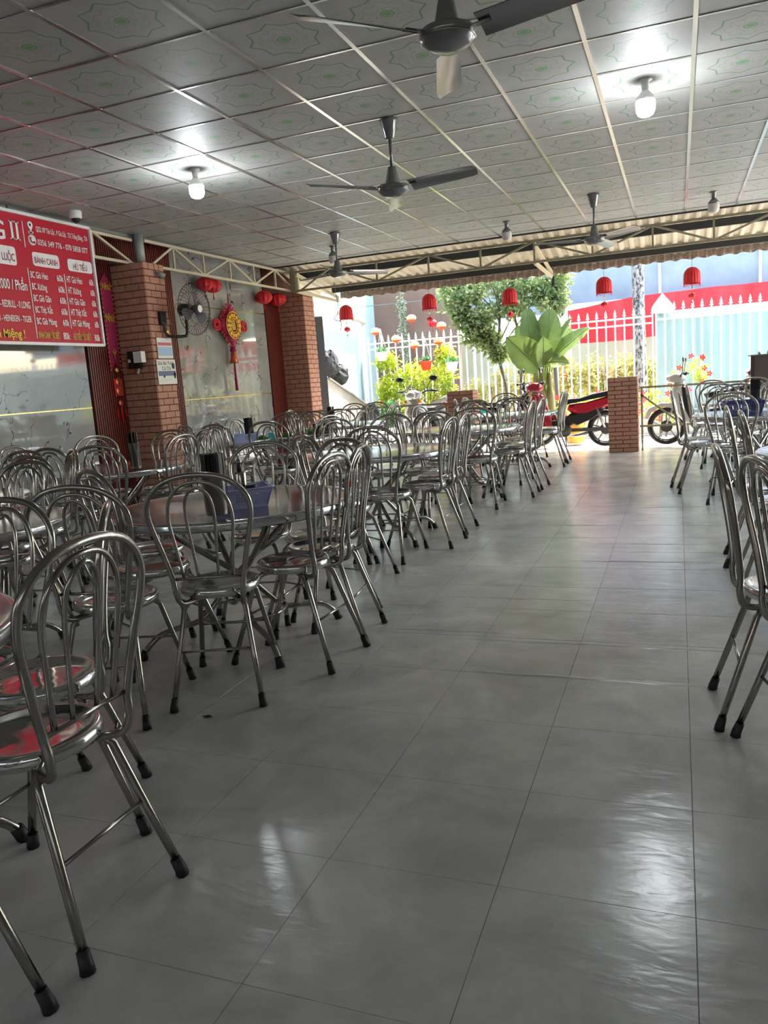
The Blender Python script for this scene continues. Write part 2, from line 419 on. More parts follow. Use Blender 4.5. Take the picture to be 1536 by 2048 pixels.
# brick pillars
def brick_pillar(name, x0, x1, y0, y1, z1, bl=.19, bh=.078, shared={}, lab=None):
    root = obj(name, MB().box((x0+x1)/2, (y0+y1)/2, z1/2, x1-x0-.012, y1-y0-.012, z1), MORTAR)
    rows = int(round(z1/bh)); bh = z1/rows; j = .0085
    def face(L, place):
        for r_ in range(rows):
            p = -(bl/2 if r_ % 2 else 0)
            while p < L-.02:
                a, b = max(p, 0), min(p+bl, L); p += bl
                if b-a < .03: continue
                w_ = b-a-j
                key = (round(w_, 3), round(bh, 4), place)
                if key not in shared:
                    hx, hz, e = w_/2, (bh-j)/2, .003
                    V = [(-hx, 0, -hz), (hx, 0, -hz), (hx, 0, hz), (-hx, 0, hz), (-hx+e, -.008, -hz+e), (hx-e, -.008, -hz+e), (hx-e, -.008, hz-e), (-hx+e, -.008, hz-e)]
                    if place == 'E': V = [(-v[1], v[0], v[2]) for v in V]
                    m_ = MB().add(V, [(4, 5, 6, 7), (0, 1, 5, 4), (1, 2, 6, 5), (2, 3, 7, 6), (3, 0, 4, 7)]).mesh('brick'); m_.materials.append(BRICK); shared[key] = m_
                if place == 'S': loc = (x0+(a+b)/2, y0+.006, (r_+.5)*bh)
                else: loc = (x1-.006, y0+(a+b)/2, (r_+.5)*bh)
                obj('brick', shared[key], None, root, loc)
    face(x1-x0, 'S'); face(y1-y0, 'E')
    if lab: tag(root, *lab)
    else: tag(root, kind=S)
    return root
brick_pillar('brick_pillar', XL, -5.65, 7.68, 8.07, 2.78)
brick_pillar('brick_pillar', XL, -5.65, 11.76, 12.15, 2.78)
brick_pillar('brick_post', -3.33, -2.92, 11.7, 12.05, 1.02, .2, .06, lab=('low square brick post left of the red motorbike, behind the tables', 'post'))
brick_pillar('brick_post', -.95, -.54, 11.7, 12.05, 1.06, .2, .06, lab=('low square brick post standing alone at the end of the aisle', 'post'))
p = thing('panel_post', 'dark brown boxed post at the right edge of the frontage', 'post', (1.3, 11.9, 0))
obj('panel', MB().box(.04, 0, .62, .74, .36, 1.22), BROWNP, p); obj('corner_trim', MB().box(-.36, -.17, .62, .05, .05, 1.24), mat('plum_trim', (.035, .015, .02), .5), p)
obj('cap', MB().box(.02, 0, 1.235, .82, .42, .02), mat('post_cap', (.10, .08, .07), .5), p)

# yard
tag(obj('ground', MB().box(-1, 20, -.09, 60, 15.9, .10).box(17.7, 3.6, -.09, 23, 17, .10), CONC), kind=S)
tag(obj('wall_yard_left', MB().box(-6.87, 15.3, 2.6, .12, 6.0, 5.4), TEAL), kind=S)
rp = obj('ramp_wall', MB().add([(-6.79, 12.6, 0), (-6.3, 12.6, 0), (-6.3, 15.95, 0), (-6.79, 15.95, 0), (-6.79, 12.6, 1.42), (-6.3, 12.6, 1.42), (-6.3, 15.95, .70), (-6.79, 15.95, .70), (-6.79, 13.9, 1.36), (-6.3, 13.9, 1.36)],
    [(0, 1, 2, 3), (4, 5, 9, 8), (8, 9, 6, 7), (0, 4, 8, 7, 3), (1, 2, 6, 9, 5), (0, 1, 5, 4), (2, 3, 7, 6)]), RENDERW)
tag(rp, kind=S)
obj('coping', MB().bar((-6.28, 13.9, 1.385), (-6.28, 15.95, .725), .06, .03), mat('coping', (.16, .15, .13), .8), rp)
tag(obj('wall_far_left', MB().box(-5.9, 18.1, 1.8, 2.3, .15, 5.0), PLASTB), kind=S)
bk = tag(obj('wall_far', MB().box(2.0, 19.2, 1.0, 18, .15, 2.2), noisy('far_wall', (.26, .29, .22), (.36, .38, .30), 1, .9)), kind=S)
def rock(seed, sx, sy, sz):
    rnd = random.Random(seed); m_ = MB(); n = 14; rows = 9; V = []
    for i in range(rows+1):
        ph = PI*i/rows
        for k in range(n):
            a = 2*PI*k/n; rr = 1+rnd.uniform(-.16, .16)
            V.append((math.sin(ph)*math.cos(a)*sx*rr, math.sin(ph)*math.sin(a)*sy*rr, math.cos(ph)*sz*rr))
    m_.add(V, [(i*n+k, (i+1)*n+k, (i+1)*n+(k+1) % n, i*n+(k+1) % n) for i in range(rows) for k in range(n)])
    return m_
tag(obj('rock', rock(1, .17, .20, .26), STONE, loc=(-6.42, 14.35, 1.66)), 'tall dark rock standing on top of the sloping wall', 'rock')
tag(obj('rock', rock(2, .17, .26, .20), STONE, loc=(-6.42, 14.75, 1.44)), 'wide dark boulder at the top of the sloping wall, right of the tall rock', 'rock')
tag(obj('rock', rock(3, .20, .22, .14), STONE, loc=(-6.5, 13.60, 1.55)), 'flat dark rock at the left end on the sloping wall', 'rock')
tag(obj('rock', rock(4, .26, .22, .42), STONE, loc=(-5.95, 15.1, .38)), 'pointed dark rock at the foot of the sloping wall', 'rock')
o = obj('grey_board', MB().box(0, 0, 1.2, .30, .035, 2.4, rx=0), mat('board_grey', (.12, .12, .13), .6)); o.location = (-5.72, 12.24, 0); o.rotation_euler = (0, math.radians(0), math.radians(35))
tag(o, 'long grey board leaning upright behind the far brick pillar', 'board')
pp = thing('drain_pipe', 'white drain pipe running down and along the pale cyan yard wall', 'pipe', (-6.7, 16.9, 0))
obj('pipe', MB().tube([(0, 0, 0), (0, 0, 2.6)], .055, 10), noisy('pipe_grey', (.5, .5, .5), (.6, .6, .6), 5, .5), pp)
obj('pipe', MB().tube([(.05, 0, 2.6), (.05, -4.4, 3.05)], .06, 10), noisy('pipe_cream', (.62, .55, .42), (.7, .62, .5), 5, .5), pp)

# corrugated roof over the frontage with purlins and eave
rf = MB(); n = int(12.2/.03); V = []
for k in range(n+1):
    x = -6.2+k*.03; dz = (0, 0, .034, .034, .034)[k % 5]
    V += [(x, 11.05, 3.235+dz), (x, 13.25, 2.855+dz)]
rf.add(V, [(2*k, 2*k+1, 2*k+3, 2*k+2) for k in range(n)])
roof = tag(obj('roof', rf, ROOFM), kind=S)
ev = MB(); V = []; n = int(11.6/.03)
for k in range(n+1):
    x = -5.62+k*.03; dy = .014 if (k//2) % 2 else -.014; dzz = .012*math.sin(k*.9)
    V += [(x, 13.25+dy, 2.875), (x, 13.25+dy, 2.752+dzz)]
ev.add(V, [(2*k, 2*k+1, 2*k+3, 2*k+2) for k in range(n)])
obj('eave_strip', ev, EAVE, roof)
for k in range(5): obj('eave_rail', MB().box(.2, 13.215, 2.775+k*.021, 11.6, .012, .006), EAVE, roof)
obj('purlin', MB().box(.1, 11.95, 3.03, 12, .05, .10), DARKST, roof); obj('purlin', MB().box(.2, 12.85, 2.87, 11.6, .05, .10), DARKST, roof)

# trusses
def truss(name, label, P0, P1, z0, z1, stations, pattern, m, wdt=.03):
    t = thing(name, label, 'truss', P0); P0 = Vector(P0); P1 = Vector(P1)
    q_ = lambda s_, z: Vector((P1-P0)*s_) + Vector((0, 0, z))
    obj('chord', MB().bar(q_(0, z0), q_(1, z0), wdt), m, t); obj('chord', MB().bar(q_(0, z1), q_(1, z1), wdt), m, t)
    for s_ in stations: obj('upright', MB().bar(q_(s_, z0), q_(s_, z1), wdt*.8), m, t)
    for (a, za, b, zb) in pattern: obj('diagonal', MB().bar(q_(a, z1 if za else z0), q_(b, z1 if zb else z0), wdt*.8), m, t)
    return t
ys = [8.54, 9.2, 9.86, 10.52, 11.18]; yy0, yy1 = 7.98, 11.86; fr = lambda y: (y-yy0)/(yy1-yy0)
truss('roof_truss', 'cream steel lattice truss above the marble wall with the lanterns', (-5.82, yy0, 0), (-5.82, yy1, 0), 2.79, 3.065, [fr(y) for y in ys]+[1],
      [(0.02, 0, fr(8.54), 1), (fr(8.54), 1, fr(9.2), 0), (fr(9.2), 0, fr(9.86), 1), (fr(9.86), 1, fr(10.52), 0), (fr(10.52), 0, fr(11.18), 1), (fr(11.18), 1, 1, 0)], CREAM)
yy0b, yy1b = 4.5, 7.80; fr2 = lambda y: (y-yy0b)/(yy1b-yy0b)
truss('roof_truss', 'cream steel lattice truss behind the red menu board, left of the near pillar', (-5.86, yy0b, 0), (-5.86, yy1b, 0), 2.79, 3.05, [fr2(7.13), fr2(6.4), fr2(5.7), fr2(5.0)],
      [(fr2(7.15), 1, fr2(7.78), 0), (fr2(7.13), 1, fr2(6.4), 0), (fr2(6.4), 0, fr2(5.7), 1), (fr2(5.7), 1, fr2(5.0), 0)], CREAM)
pc = thing('steel_column', 'galvanised round column stub on top of the near brick pillar', 'column', (-5.82, 7.88, 2.78))
obj('tube', MB().tube([(0, 0, 0), (0, 0, .34)], .055, 14), GALV, pc)
pc = thing('steel_column', 'pale green square column stub at the truss corner above the far pillar', 'column', (-5.72, 11.62, 2.78))
obj('tube', MB().box(0, 0, .15, .09, .09, .34), CREAM2, pc); obj('gusset', MB().box(.07, -.02, .15, .05, .05, .34), CREAM, pc)
fX = lambda u: (-5.55)+(u-598)/(1536-598)*(1.08+5.55)
xs_ = [-4.24, -3.42, -2.64, -1.87, -1.08, -.30, .45, 1.23, 2.0, 2.8, 3.6, 4.4, 5.2]
yy = (-5.64, 6.0); fr3 = lambda x: (x-yy[0])/(yy[1]-yy[0])
pat = []
for k, x in enumerate(xs_[:-1]):
    pat.append((fr3(xs_[k]), k % 2, fr3(xs_[k+1]), (k+1) % 2))
pat.insert(0, (0.01, 0, fr3(-5.0), 1)); pat.append((fr3(-5.0), 1, fr3(-4.24), 0))
truss('roof_truss', 'long beige lattice truss spanning the open front of the hall', (yy[0], 11.45, 0), (yy[1], 11.45, 0), 2.745, 3.03, [fr3(x) for x in xs_], pat, CREAM2, .032)
for bx, lb in ((-1.87, 'beige outrigger bracket carrying the eave, above the banana plant'), (-5.6, 'beige outrigger bracket carrying the eave at the left corner'), (1.9, 'beige outrigger bracket carrying the eave beyond the right edge')):
    b_ = thing('eave_bracket', lb, 'bracket', (bx, 11.47, 0))
    obj('rafter', MB().bar((0, 0, 3.0), (0, 1.62, 2.76), .035, .05), CREAM, b_); obj('strut', MB().bar((0, 0, 2.74), (0, 1.62, 2.70), .035, .05), CREAM, b_)
    obj('upright', MB().bar((0, 1.6, 2.69), (0, 1.6, 2.78), .03), CREAM, b_)
wirem = mat('loose_wire', (.05, .09, .12), .6)
tag(obj('loose_wires', MB().tube(smooth_path([(-5.45, 12.6, 3.0), (-5.42, 12.62, 2.5), (-5.5, 12.6, 2.36), (-5.38, 12.61, 2.3), (-5.4, 12.6, 2.15)]), .006, 5), wirem), 'thin loose wire dangling beside the far brick pillar', 'wire')

# ================================================================== FENCE, GATE, BANNER
def spear(m_, x, y, z0, z1, r_=.012):
    m_.box(x, y, (z0+z1)/2, r_*2, r_*2, z1-z0)
    m_.lathe([(.001, z1+.13), (.022, z1+.055), (.012, z1+.03), (.03, z1+.02), (.03, z1+.005), (.012, z1), (.012, z1-.01)][::-1], 6, (x, y, 0), smooth=False)
def fence(name, label, cat, A, B, zb, zr, step, m, sheet=None, grp=None):
    A = Vector(A); B = Vector(B); L = (B-A).length; t = thing(name, label, cat, A, math.atan2(B.y-A.y, B.x-A.x), grp)
    n = int(L/step)
    pk = MB(); spear(pk, 0, 0, zb, zr+.04); pm = pk.mesh('picket'); pm.materials.append(m)
    for k in range(n+1): obj('picket', pm, None, t, (k*L/n, 0, 0))
    for z in (zr, zr-.12, zb+.12): obj('rail', MB().box(L/2, 0, z, L, .03, .03), m, t)
    if sheet:
        sh = MB(); V = []; N = int(L/.06)
        for k in range(N+1): V += [(k*L/N, .05+.012*(k % 2), zb), (k*L/N, .05+.012*(k % 2), zr)]
        sh.add(V, [(2*k, 2*k+2, 2*k+3, 2*k+1) for k in range(N)]); obj('sheet', sh, sheet, t)
    return t
tag(obj('fence_plinth', MB().bar((-3.95, 16.2, .13), (-2.15, 15.35, .13), .22, .26), RENDERW), kind=S)
for (xa, xb, yf) in ((-6.6, -4.05, 16.3), (-2.15, 4.4, 15.22)):
    tag(obj('fence_plinth', MB().box((xa+xb)/2, yf, .13, xb-xa, .24, .26), RENDERW), kind=S)
fence('iron_fence', 'white iron spear-top fence in front of the brown wall, hung with paper lanterns', 'fence', (-6.5, 16.3, 0), (-4.0, 16.3, 0), .25, 2.07, .155, IRON)
fence('iron_fence', 'white iron spear-top fence passing behind the slender tree', 'fence', (-3.95, 16.2, 0), (-2.15, 15.35, 0), .25, 2.03, .155, IRON)
fence('iron_fence', 'white iron spear-top fence between the banana plant and the palm trunk', 'fence', (-2.05, 15.3, 0), (-.42, 15.2, 0), .25, 2.06, .15, IRON)
fence('iron_gate', 'white spear-top sliding gate backed with pale teal sheet', 'gate', (-.36, 15.05, 0), (4.2, 15.05, 0), .25, 2.10, .15, IRON, TEALG)
gp = thing('gate_post', 'white pointed gate post between fence and teal gate', 'post', (-.25, 15.2, 0))
obj('shaft', MB().box(0, 0, 1.05, .12, .12, 2.1), IRON, gp); obj('cap', MB().lathe([(.16, 2.1), (.18, 2.16), (.16, 2.24), (.001, 2.44)], 6, (0, 0, 0), smooth=False), IRON, gp)
tag(obj('planter_kerb', MB().box(-1.5, 14.75, .16, 11.5, .12, .32), noisy('kerb', (.7, .69, .66), (.8, .79, .76), 5, .7)), kind=S)
bn = MB(); V = []; N = 70; rnd = random.Random(4)
for k in range(N+1):
    x = -2.26+k*(6.6)/N; dy = .05*math.sin(k*.55)+.02*math.sin(k*1.7); sg = .05*math.sin(k*.12+.5)
    V += [(x, 18+dy, 2.66-sg*.4 - (.16*max(0, 1-k/14.))), (x, 18+dy*1.6, 2.2), (x, 18+dy*2, 1.80-sg)]
bn.add(V, [(3*k+i, 3*k+i+1, 3*k+i+4, 3*k+i+3) for k in range(N) for i in (0, 1)], True)
tag(obj('red_banner', bn, BANNER), 'long red cloth banner stretched behind the white fence', 'banner')
for x0, x1, zlo, lb in ((-5.3, -2.35, 2.45, 'grey tarpaulin screen behind the leafy tree'), (-2.3, 5.5, 2.62, 'grey tarpaulin screen above the red banner')):
    t = thing('tarpaulin_screen', lb, 'screen', (x0, 18.4, 0)); L = x1-x0
    n = max(2, int(L/1.9))
    for k in range(n):
        obj('tarpaulin', MB().box((k+.5)*L/n, 0, (zlo+5.6)/2, L/n-.02, .02, 5.6-zlo), TARP, t)
    for k in range(n+1): obj('frame_post', MB().box(k*L/n, -.05, 2.8, .05, .04, 5.6), mat('post_white', (.75, .78, .80), .5), t)
    obj('frame_rail', MB().box(L/2, -.05, zlo, L, .05, .05), mat('rail_white', (.72, .75, .78), .5), t)
tag(obj('green_post', MB().box(-3.72, 17.6, 1.2, .30, .2, 2.4), noisy('mint', (.45, .66, .60), (.52, .72, .66), 2, .7)), kind=S)
tag(obj('lamp_pole', MB().tube([(-2.05, 14.6, 0), (-2.13, 14.6, 2.72)], .035, 8), mat('pole_grey', (.09, .10, .10), .5)), 'thin dark steel pole standing between banana plant and fence', 'pole')

# ================================================================== PLANTS
def leaves(n, centers, size, seed, flat=.5):
    rnd = random.Random(seed); m_ = MB(); V = []; F = []
    for _ in range(n):
        c_ = rnd.choice(centers); cx, cy, cz, rx_, ry_, rz_ = c_
        while True:
            p_ = Vector((rnd.uniform(-1, 1), rnd.uniform(-1, 1), rnd.uniform(-1, 1)))
            if p_.length < 1: break
        p_ *= .6+.4*rnd.random()
        P = Vector((cx+p_.x*rx_, cy+p_.y*ry_, cz+p_.z*rz_)); d_ = Vector((rnd.gauss(0, 1), rnd.gauss(0, 1), rnd.gauss(-.3, .7))).normalized()
        u = d_.cross(Vector((rnd.gauss(0, 1), rnd.gauss(0, 1), rnd.gauss(0, 1)))).normalized(); nn_ = d_.cross(u)
        s_ = size*rnd.uniform(.6, 1.25); o_ = len(V)
        V += [P, P+d_*s_*.5+u*s_*.22+nn_*s_*.06, P+d_*s_, P+d_*s_*.5-u*s_*.22+nn_*s_*.06, P+d_*s_*.5]
        F += [(o_, o_+1, o_+4), (o_+1, o_+2, o_+4), (o_+2, o_+3, o_+4), (o_+3, o_, o_+4)]
    return m_.add(V, F)
tr = thing('tree', 'slender leafy tree with a loose light green crown left of the banana plant', 'tree', (-2.95, 14.3, 0))
obj('trunk', MB().tube(smooth_path([(0, 0, 0), (.02, 0, .9), (-.10, 0, 1.6), (-.05, .05, 2.4), (-.2, .1, 3.1)]), [.03]*13+[.02]*12, 7), BARK, tr)
obj('trunk', MB().tube(smooth_path([(.28, .1, 0), (.26, .1, .9), (.32, .1, 1.7), (.15, .1, 2.5), (.3, .1, 3.2)]), .026, 7), BARK, tr)
for k in range(6):
    a = k*1.1; obj('branch', MB().tube(smooth_path([(-.05, .03, 1.7+k*.15), (.25*math.cos(a), .2*math.sin(a), 2.05+k*.15), (.6*math.cos(a), .45*math.sin(a), 2.5+k*.12)]), .012, 5), BARK, tr)
cl = [(-.55, 0, 2.75, .35, .3, .35), (0, 0, 2.9, .5, .4, .4), (.5, 0, 2.8, .4, .35, .45), (-.35, 0, 2.25, .3, .3, .35), (.2, 0, 2.45, .4, .3, .3), (.75, 0, 2.55, .25, .3, .35), (-.25, .1, 1.85, .25, .25, .3), (-.7, .0, 3.3, .5, .4, .4), (.3, 0, 3.5, .7, .5, .4), (-.75, 0, 2.35, .2, .2, .3), (-.1,0,1.6,.2,.2,.2)]
cl += [(-.95, .1, 2.75, .35, .3, .5), (1.0, .1, 2.9, .3, .3, .5), (.95, .1, 2.45, .25, .25, .3), (-.55, 0, 2.0, .25, .25, .3)]
tag(obj('foliage', leaves(7600, cl, .125, 3), LEAF1, tr), kind='stuff')
def bush(name, label, loc, cl_, n, size, seed, m_, stems=5, h=1.0, flower=None, nf=0):
    t = thing(name, label, 'plant', loc); tag(obj('foliage', leaves(n, cl_, size, seed), m_, t), kind='stuff')
    rnd = random.Random(seed+9); sb = MB()
    for k in range(stems):
        x = rnd.uniform(-.3, .3); sb.tube([(x*.4, 0, 0), (x, rnd.uniform(-.1, .1), h)], .012, 5)
    obj('stem', sb, BARK, t)
    if flower:
        fm = MB()
        for k in range(nf):
            c_ = rnd.choice(cl_); x, y, z = [c_[i]+rnd.uniform(-1, 1)*c_[i+3]*.9 for i in range(3)]
            for j in range(5):
                a = j*1.2566; fm.add([(x, y, z), (x+.035*math.cos(a-.5), y-.02, z+.035*math.sin(a-.5)), (x+.055*math.cos(a), y-.01, z+.055*math.sin(a)), (x+.035*math.cos(a+.5), y-.02, z+.035*math.sin(a+.5))], [(0, 1, 2, 3)])
        obj('flowers', fm, flower, t)
    return t
bush('climbing_shrub', 'bright yellow-green shrub climbing the white fence below the paper lanterns', (-4.9, 15.5, 0), [(-.75, 0, 1.65, .3, .2, .25), (-.6, 0, 1.2, .35, .25, .4), (-.1, 0, 1.35, .5, .25, .35), (.4, 0, 1.3, .4, .25, .4), (.5, 0, 1.7, .25, .2, .25), (0, 0, .8, .8, .25, .4), (.55, 0, .8, .3, .2, .4), (-.85, 0, 1.0, .2, .2, .4)], 3600, .10, 11, LEAF2, 8, 1.2, PETAL, 9)
bush('low_plants', 'low dark green spiky plants at the foot of the yellow-green shrub', (-5.2, 14.9, 0), [(-.25, 0, .6, .25, .2, .35), (.3, 0, .5, .4, .2, .3), (.9, 0, .55, .3, .2, .3)], 700, .15, 12, LEAF3, 3, .5)
bush('flower_bed', 'bed of pink and red flowers right of the banana plant behind the motorbike', (-1.55, 14.5, 0), [(-.45, 0, .55, .3, .15, .25), (.1, 0, .6, .35, .15, .25), (.55, 0, .62, .25, .15, .25)], 620, .07, 13, LEAF2, 4, .5, PETAL, 34)
bush('rose_bush', 'pink-flowered bush behind the rails right of the lone brick post', (-.3, 13.95, 0), [(-.1, 0, .55, .35, .2, .4), (.25, 0, .45, .25, .2, .35)], 520, .07, 14, LEAF2, 4, .6, PETAL, 16)
bush('topiary_bush', 'round yellow-green bush in front of the teal gate above the white scooter', (.24, 14.45, 0), [(.0, 0, 1.12, .26, .2, .2), (.12, 0, .95, .16, .1, .15), (-.3, 0, .9, .1, .1, .25)], 430, .06, 15, LEAF2, 4, 1.0, PETALR, 10)
bush('garden_hedge', 'pale straw-green plants growing behind the fence below the red banner', (-1.3, 16.6, 0), [(-.9, 0, 1.0, .4, .3, .7), (-.3, 0, .9, .4, .3, .7), (.3, 0, 1.0, .4, .3, .6), (.8, 0, .8, .3, .3, .6), (-1.5, 0, .8, .4, .3, .6)], 3200, .13, 16, LEAF4, 8, 1.2, PETALR, 10)
bush('garden_hedge', 'yellow-green plants behind the fence left of the banana plant', (-3.7, 17.2, 0), [(-.5, 0, .7, .4, .3, .6), (.1, 0, .9, .4, .3, .7), (.6, 0, .8, .3, .3, .6)], 1500, .13, 17, LEAF4, 6, 1.0)
cr = thing('creeper', 'white-flowered creeper climbing a pole against the brown wall', 'plant', (-6.0, 17.7, 0))
obj('pole', MB().tube([(0, 0, 0), (0, 0, 3.4)], .03, 6), BARK, cr)
tag(obj('foliage', leaves(700, [(0, 0, 2.9, .13, .1, .5), (0, 0, 2.3, .13, .1, .5), (0, 0, 1.8, .12, .1, .3)], .08, 21), trans_leaf('creeper_leaf', (.2, .3, .14), (.6, .62, .5), 9), cr), kind='stuff')
pt = thing('palm_trunk', 'tall mottled grey palm trunk rising behind the fence', 'tree', (-.66, 15.9, 0))
PB = mat('palm_bark', (.4, .4, .4), .9); q = NB(PB); v = q.pos(); mp = q.n('ShaderNodeMapping'); q.l(v, mp.inputs[0]); mp.inputs['Scale'].default_value = (1, 1, .5)
q.base(q.ramp(q.noise(mp.outputs[0], 22, 5, .7), [(.40, (.34, .33, .31)), (.50, (.20, .19, .18)), (.58, (.03, .03, .03))])); q.bump(q.noise(v, 30, 4), .5, .02)
obj('trunk', MB().tube([(0, 0, 0), (.0, 0, 1), (-.02, 0, 2), (-.03, 0, 3.2), (-.04, 0, 4.6)], [.13, .12, .11, .11, .10], 14), PB, pt)
for k in range(9): obj('frond', MB().tube(smooth_path([(-.04, 0, 4.5), (.5*math.cos(k*.7), .5*math.sin(k*.7), 5.1), (1.3*math.cos(k*.7), 1.3*math.sin(k*.7), 4.9)]), .02, 5), LEAF3, pt)

# banana-leaved plant
def big_leaf(base, tip, width, droop, nrm, seed):
    base, tip = Vector(base), Vector(tip); d_ = tip-base; L = d_.length; d_.normalize(); n_ = Vector(nrm); side = d_.cross(n_).normalized(); n_ = side.cross(d_)
    rnd = random.Random(seed); m_ = MB(); V = []; N = 16; K = 6; rib = []
    for i in range(N+1):
        t = i/N; wv_ = width*.66*(math.sin(PI*min(.985, .03+t*.93+.03*t*t))**.55) if t < 1 else 0.012
        c_ = base+d_*L*t + n_*(-droop*(t**2)) ; rib.append(c_+n_*.004)
        for j in range(-K, K+1):
            s_ = j/K; rip = .008*math.sin(i*2.3+j)*abs(s_)
            V.append(c_+side*s_*wv_ + n_*(abs(s_)*wv_*.30+rip) + d_*(-abs(s_)*wv_*.25))
    W_ = 2*K+1
    m_.add(V, [(i*W_+j, i*W_+j+1, (i+1)*W_+j+1, (i+1)*W_+j) for i in range(N) for j in range(W_-1)], True)
    return m_, rib
bp = thing('banana_plant', 'broad-leaved banana-like plant rising behind the parked motorbikes', 'plant', (-2.2, 13.7, 0))
lf = [((-.12, 0, 1.45), (-.22, .12, 2.36), .26, .1, (.15, -1, .1)), ((.10, 0, 1.5), (.16, .15, 2.30), .36, .08, (-.1, -1, .15)),
      ((.18, 0, 1.40), (.78, .1, 1.95), .26, .10, (-.45, -.8, .5)), ((.12, .02, 1.45), (.50, .2, 2.1), .14, .02, (-.5, -.6, .3)),
      ((-.02, -.05, 1.28), (-.46, -.3, 1.84), .42, .18, (.2, -1, .3)), ((.10, -.05, 1.36), (.44, -.2, 1.42), .24, .14, (.1, -.8, .7)),
      ((-.15, .05, 1.4), (-.60, .2, 1.78), .24, .12, (.2, -.7, .5)), ((.06, -.08, 1.30), (.10, -.2, 1.80), .22, .02, (.5, -1, .1)),
      ((.2, .1, 1.35), (.42, .4, 2.0), .3, .1, (-.3, -1, .2)), ((-.1, .1, 1.4), (-.45, .4, 2.1), .26, .1, (.3, -1, .2))]
for k, (b_, t_, w_, dr, nr) in enumerate(lf):
    m_, rib = big_leaf(b_, t_, w_, dr, nr, k); o = obj('leaf', m_, BANANA, bp)
    obj('midrib', MB().tube(rib, [.011]*9+[.006]*8, 5), RIB, o)
    obj('leaf_stalk', MB().tube(smooth_path([(.04*((k % 3)-1)*2.4, 0, .75), ((b_[0])*.6, b_[1]*.5, 1.0), b_]), .017, 6), RIB, bp)
for x in (-.12, .0, .17): obj('pseudostem', MB().tube(smooth_path([(x, 0, .1), (x*.95, 0, .5), (x*.9, 0, .85), (x*.85, 0, 1.2)]), [.075]*6+[.06]*7+[.035]*6, 10), STEM, bp)

for k, (x, z, lb) in enumerate(((-5.62, 1.75, 'white hanging flower pot at the left end of the fence'), (-4.17, 1.44, 'white hanging flower pot beside the slender tree'), (-4.7, 1.5, 'orange flower pot hanging amid the yellow-green shrub'))):
    t = thing('hanging_pot', lb, 'pot', (x, 15.15, z))
    obj('pot', MB().lathe([(.08, -.09), (.115, .05), (.125, .06), (.125, .085), (.11, .085)], 14), PAPERO if k == 2 else WHITE, t)
    for a in (0, 2.1, 4.2): obj('hanger', MB().tube([(.11*math.cos(a), .11*math.sin(a), .08), (0, 0, .55)], .004, 4), WHITE, t)
    tag(obj('foliage', leaves(60, [(0, 0, .14, .14, .12, .08)], .08, 40+k), LEAF3, t), kind='stuff')

# ================================================================== LANTERNS
def pleat(m_, prof, n, amp, c=(0, 0, 0)):
    V = []
    for (r_, z_) in prof:
        for k in range(n):
            a = 2*PI*k/n; rr = r_*(1+(amp if k % 2 else -amp)); V.append((rr*math.cos(a)+c[0], rr*math.sin(a)+c[1], z_+c[2]))
    m_.add(V, [(i*n+k, i*n+(k+1) % n, (i+1)*n+(k+1) % n, (i+1)*n+k) for i in range(len(prof)-1) for k in range(n)]); return m_
def dome_lantern():
    t = thing('paper_lantern', '', 'lantern', (0, 0, 0), 0, 'dome lanterns along the eave')
    pr = [(.004, .13)]+[(.115*math.sin(a), .015+.115*math.cos(a)) for a in (.35, .7, 1.05, 1.35)]+[(.118, -.04), (.118, -.10), (.112, -.11)]
    obj('shade', pleat(MB(), pr, 36, .03), RED, t)
    fr_ = MB()
    for k in range(36):
        a = 2*PI*k/36; fr_.tube([(.115*math.cos(a), .115*math.sin(a), -.10), (.117*math.cos(a+.05), .117*math.sin(a+.05), -.135-.01*(k % 3))], .003, 4)
    tag(obj('fringe', fr_, RED, t), kind='stuff')
    obj('cord', MB().tube([(0, 0, .12), (0, 0, .37)], .0025, 4), DARKST, t)
    obj('cord', MB().tube([(0, 0, -.1), (0, 0, -.42)], .0025, 4), DARKST, t)
    obj('bead', MB().lathe([(.001, -.165), (.02, -.18), (.001, -.2)][::-1], 6, smooth=False), GOLDP, t)
    obj('pendant', pleat(MB(), [(.004, -.235), (.045, -.262), (.056, -.285), (.045, -.308), (.004, -.335)], 16, .06), RED, t)
    obj('tag', MB().lathe([(.001, -.37), (.014, -.38), (.001, -.40)][::-1], 6, smooth=False), DARKST, t)
    return t
dl = dome_lantern(); remember(dl)
dls = [(-5.38, 12.86, 2.47, 'red dome paper lantern leftmost under the eave, before the cyan wall'), (-3.87, 12.86, 2.49, 'red dome paper lantern under the eave above the white-red paper lanterns'),
       (-2.52, 12.86, 2.44, 'red dome paper lantern under the eave in front of the leafy tree crown'), (-1.055, 12.86, 2.45, 'red dome paper lantern under the eave left of the palm trunk'),
       (.205, 12.86, 2.45, 'red dome paper lantern rightmost under the eave, before the teal gate')]
dl.location = dls[0][:3]; dl['label'] = dls[0][3]
for x, y, z, lb in dls[1:]: dup(dl, (x, y, z+.01), 0.3*x, lb)
def ball_lantern(name, label, loc, r_, m1, m2, grp=None, squash=.8, tassel=True, top=None):
    t = thing(name, label, 'lantern', loc, 0, grp)
    pr = [(r_*math.sin(a), r_*squash*math.cos(a)) for a in [.12+k*(PI-.24)/8 for k in range(9)]]
    obj('shade', pleat(MB(), pr[:6] if m1 != m2 else pr, 20, .05), m1, t)
    if m1 != m2: obj('lower_shade', pleat(MB(), pr[5:], 20, .05), m2, t)
    obj('cord', MB().tube([(0, 0, r_*squash*.9), (0, 0, top if top else r_*squash+.14)], .002, 4), DARKST, t)
    if tassel: obj('tassel', MB().tube([(0, 0, -r_*squash), (0, 0, -r_*squash-.09)], [.004, .012], 6), m2, t)
    return t
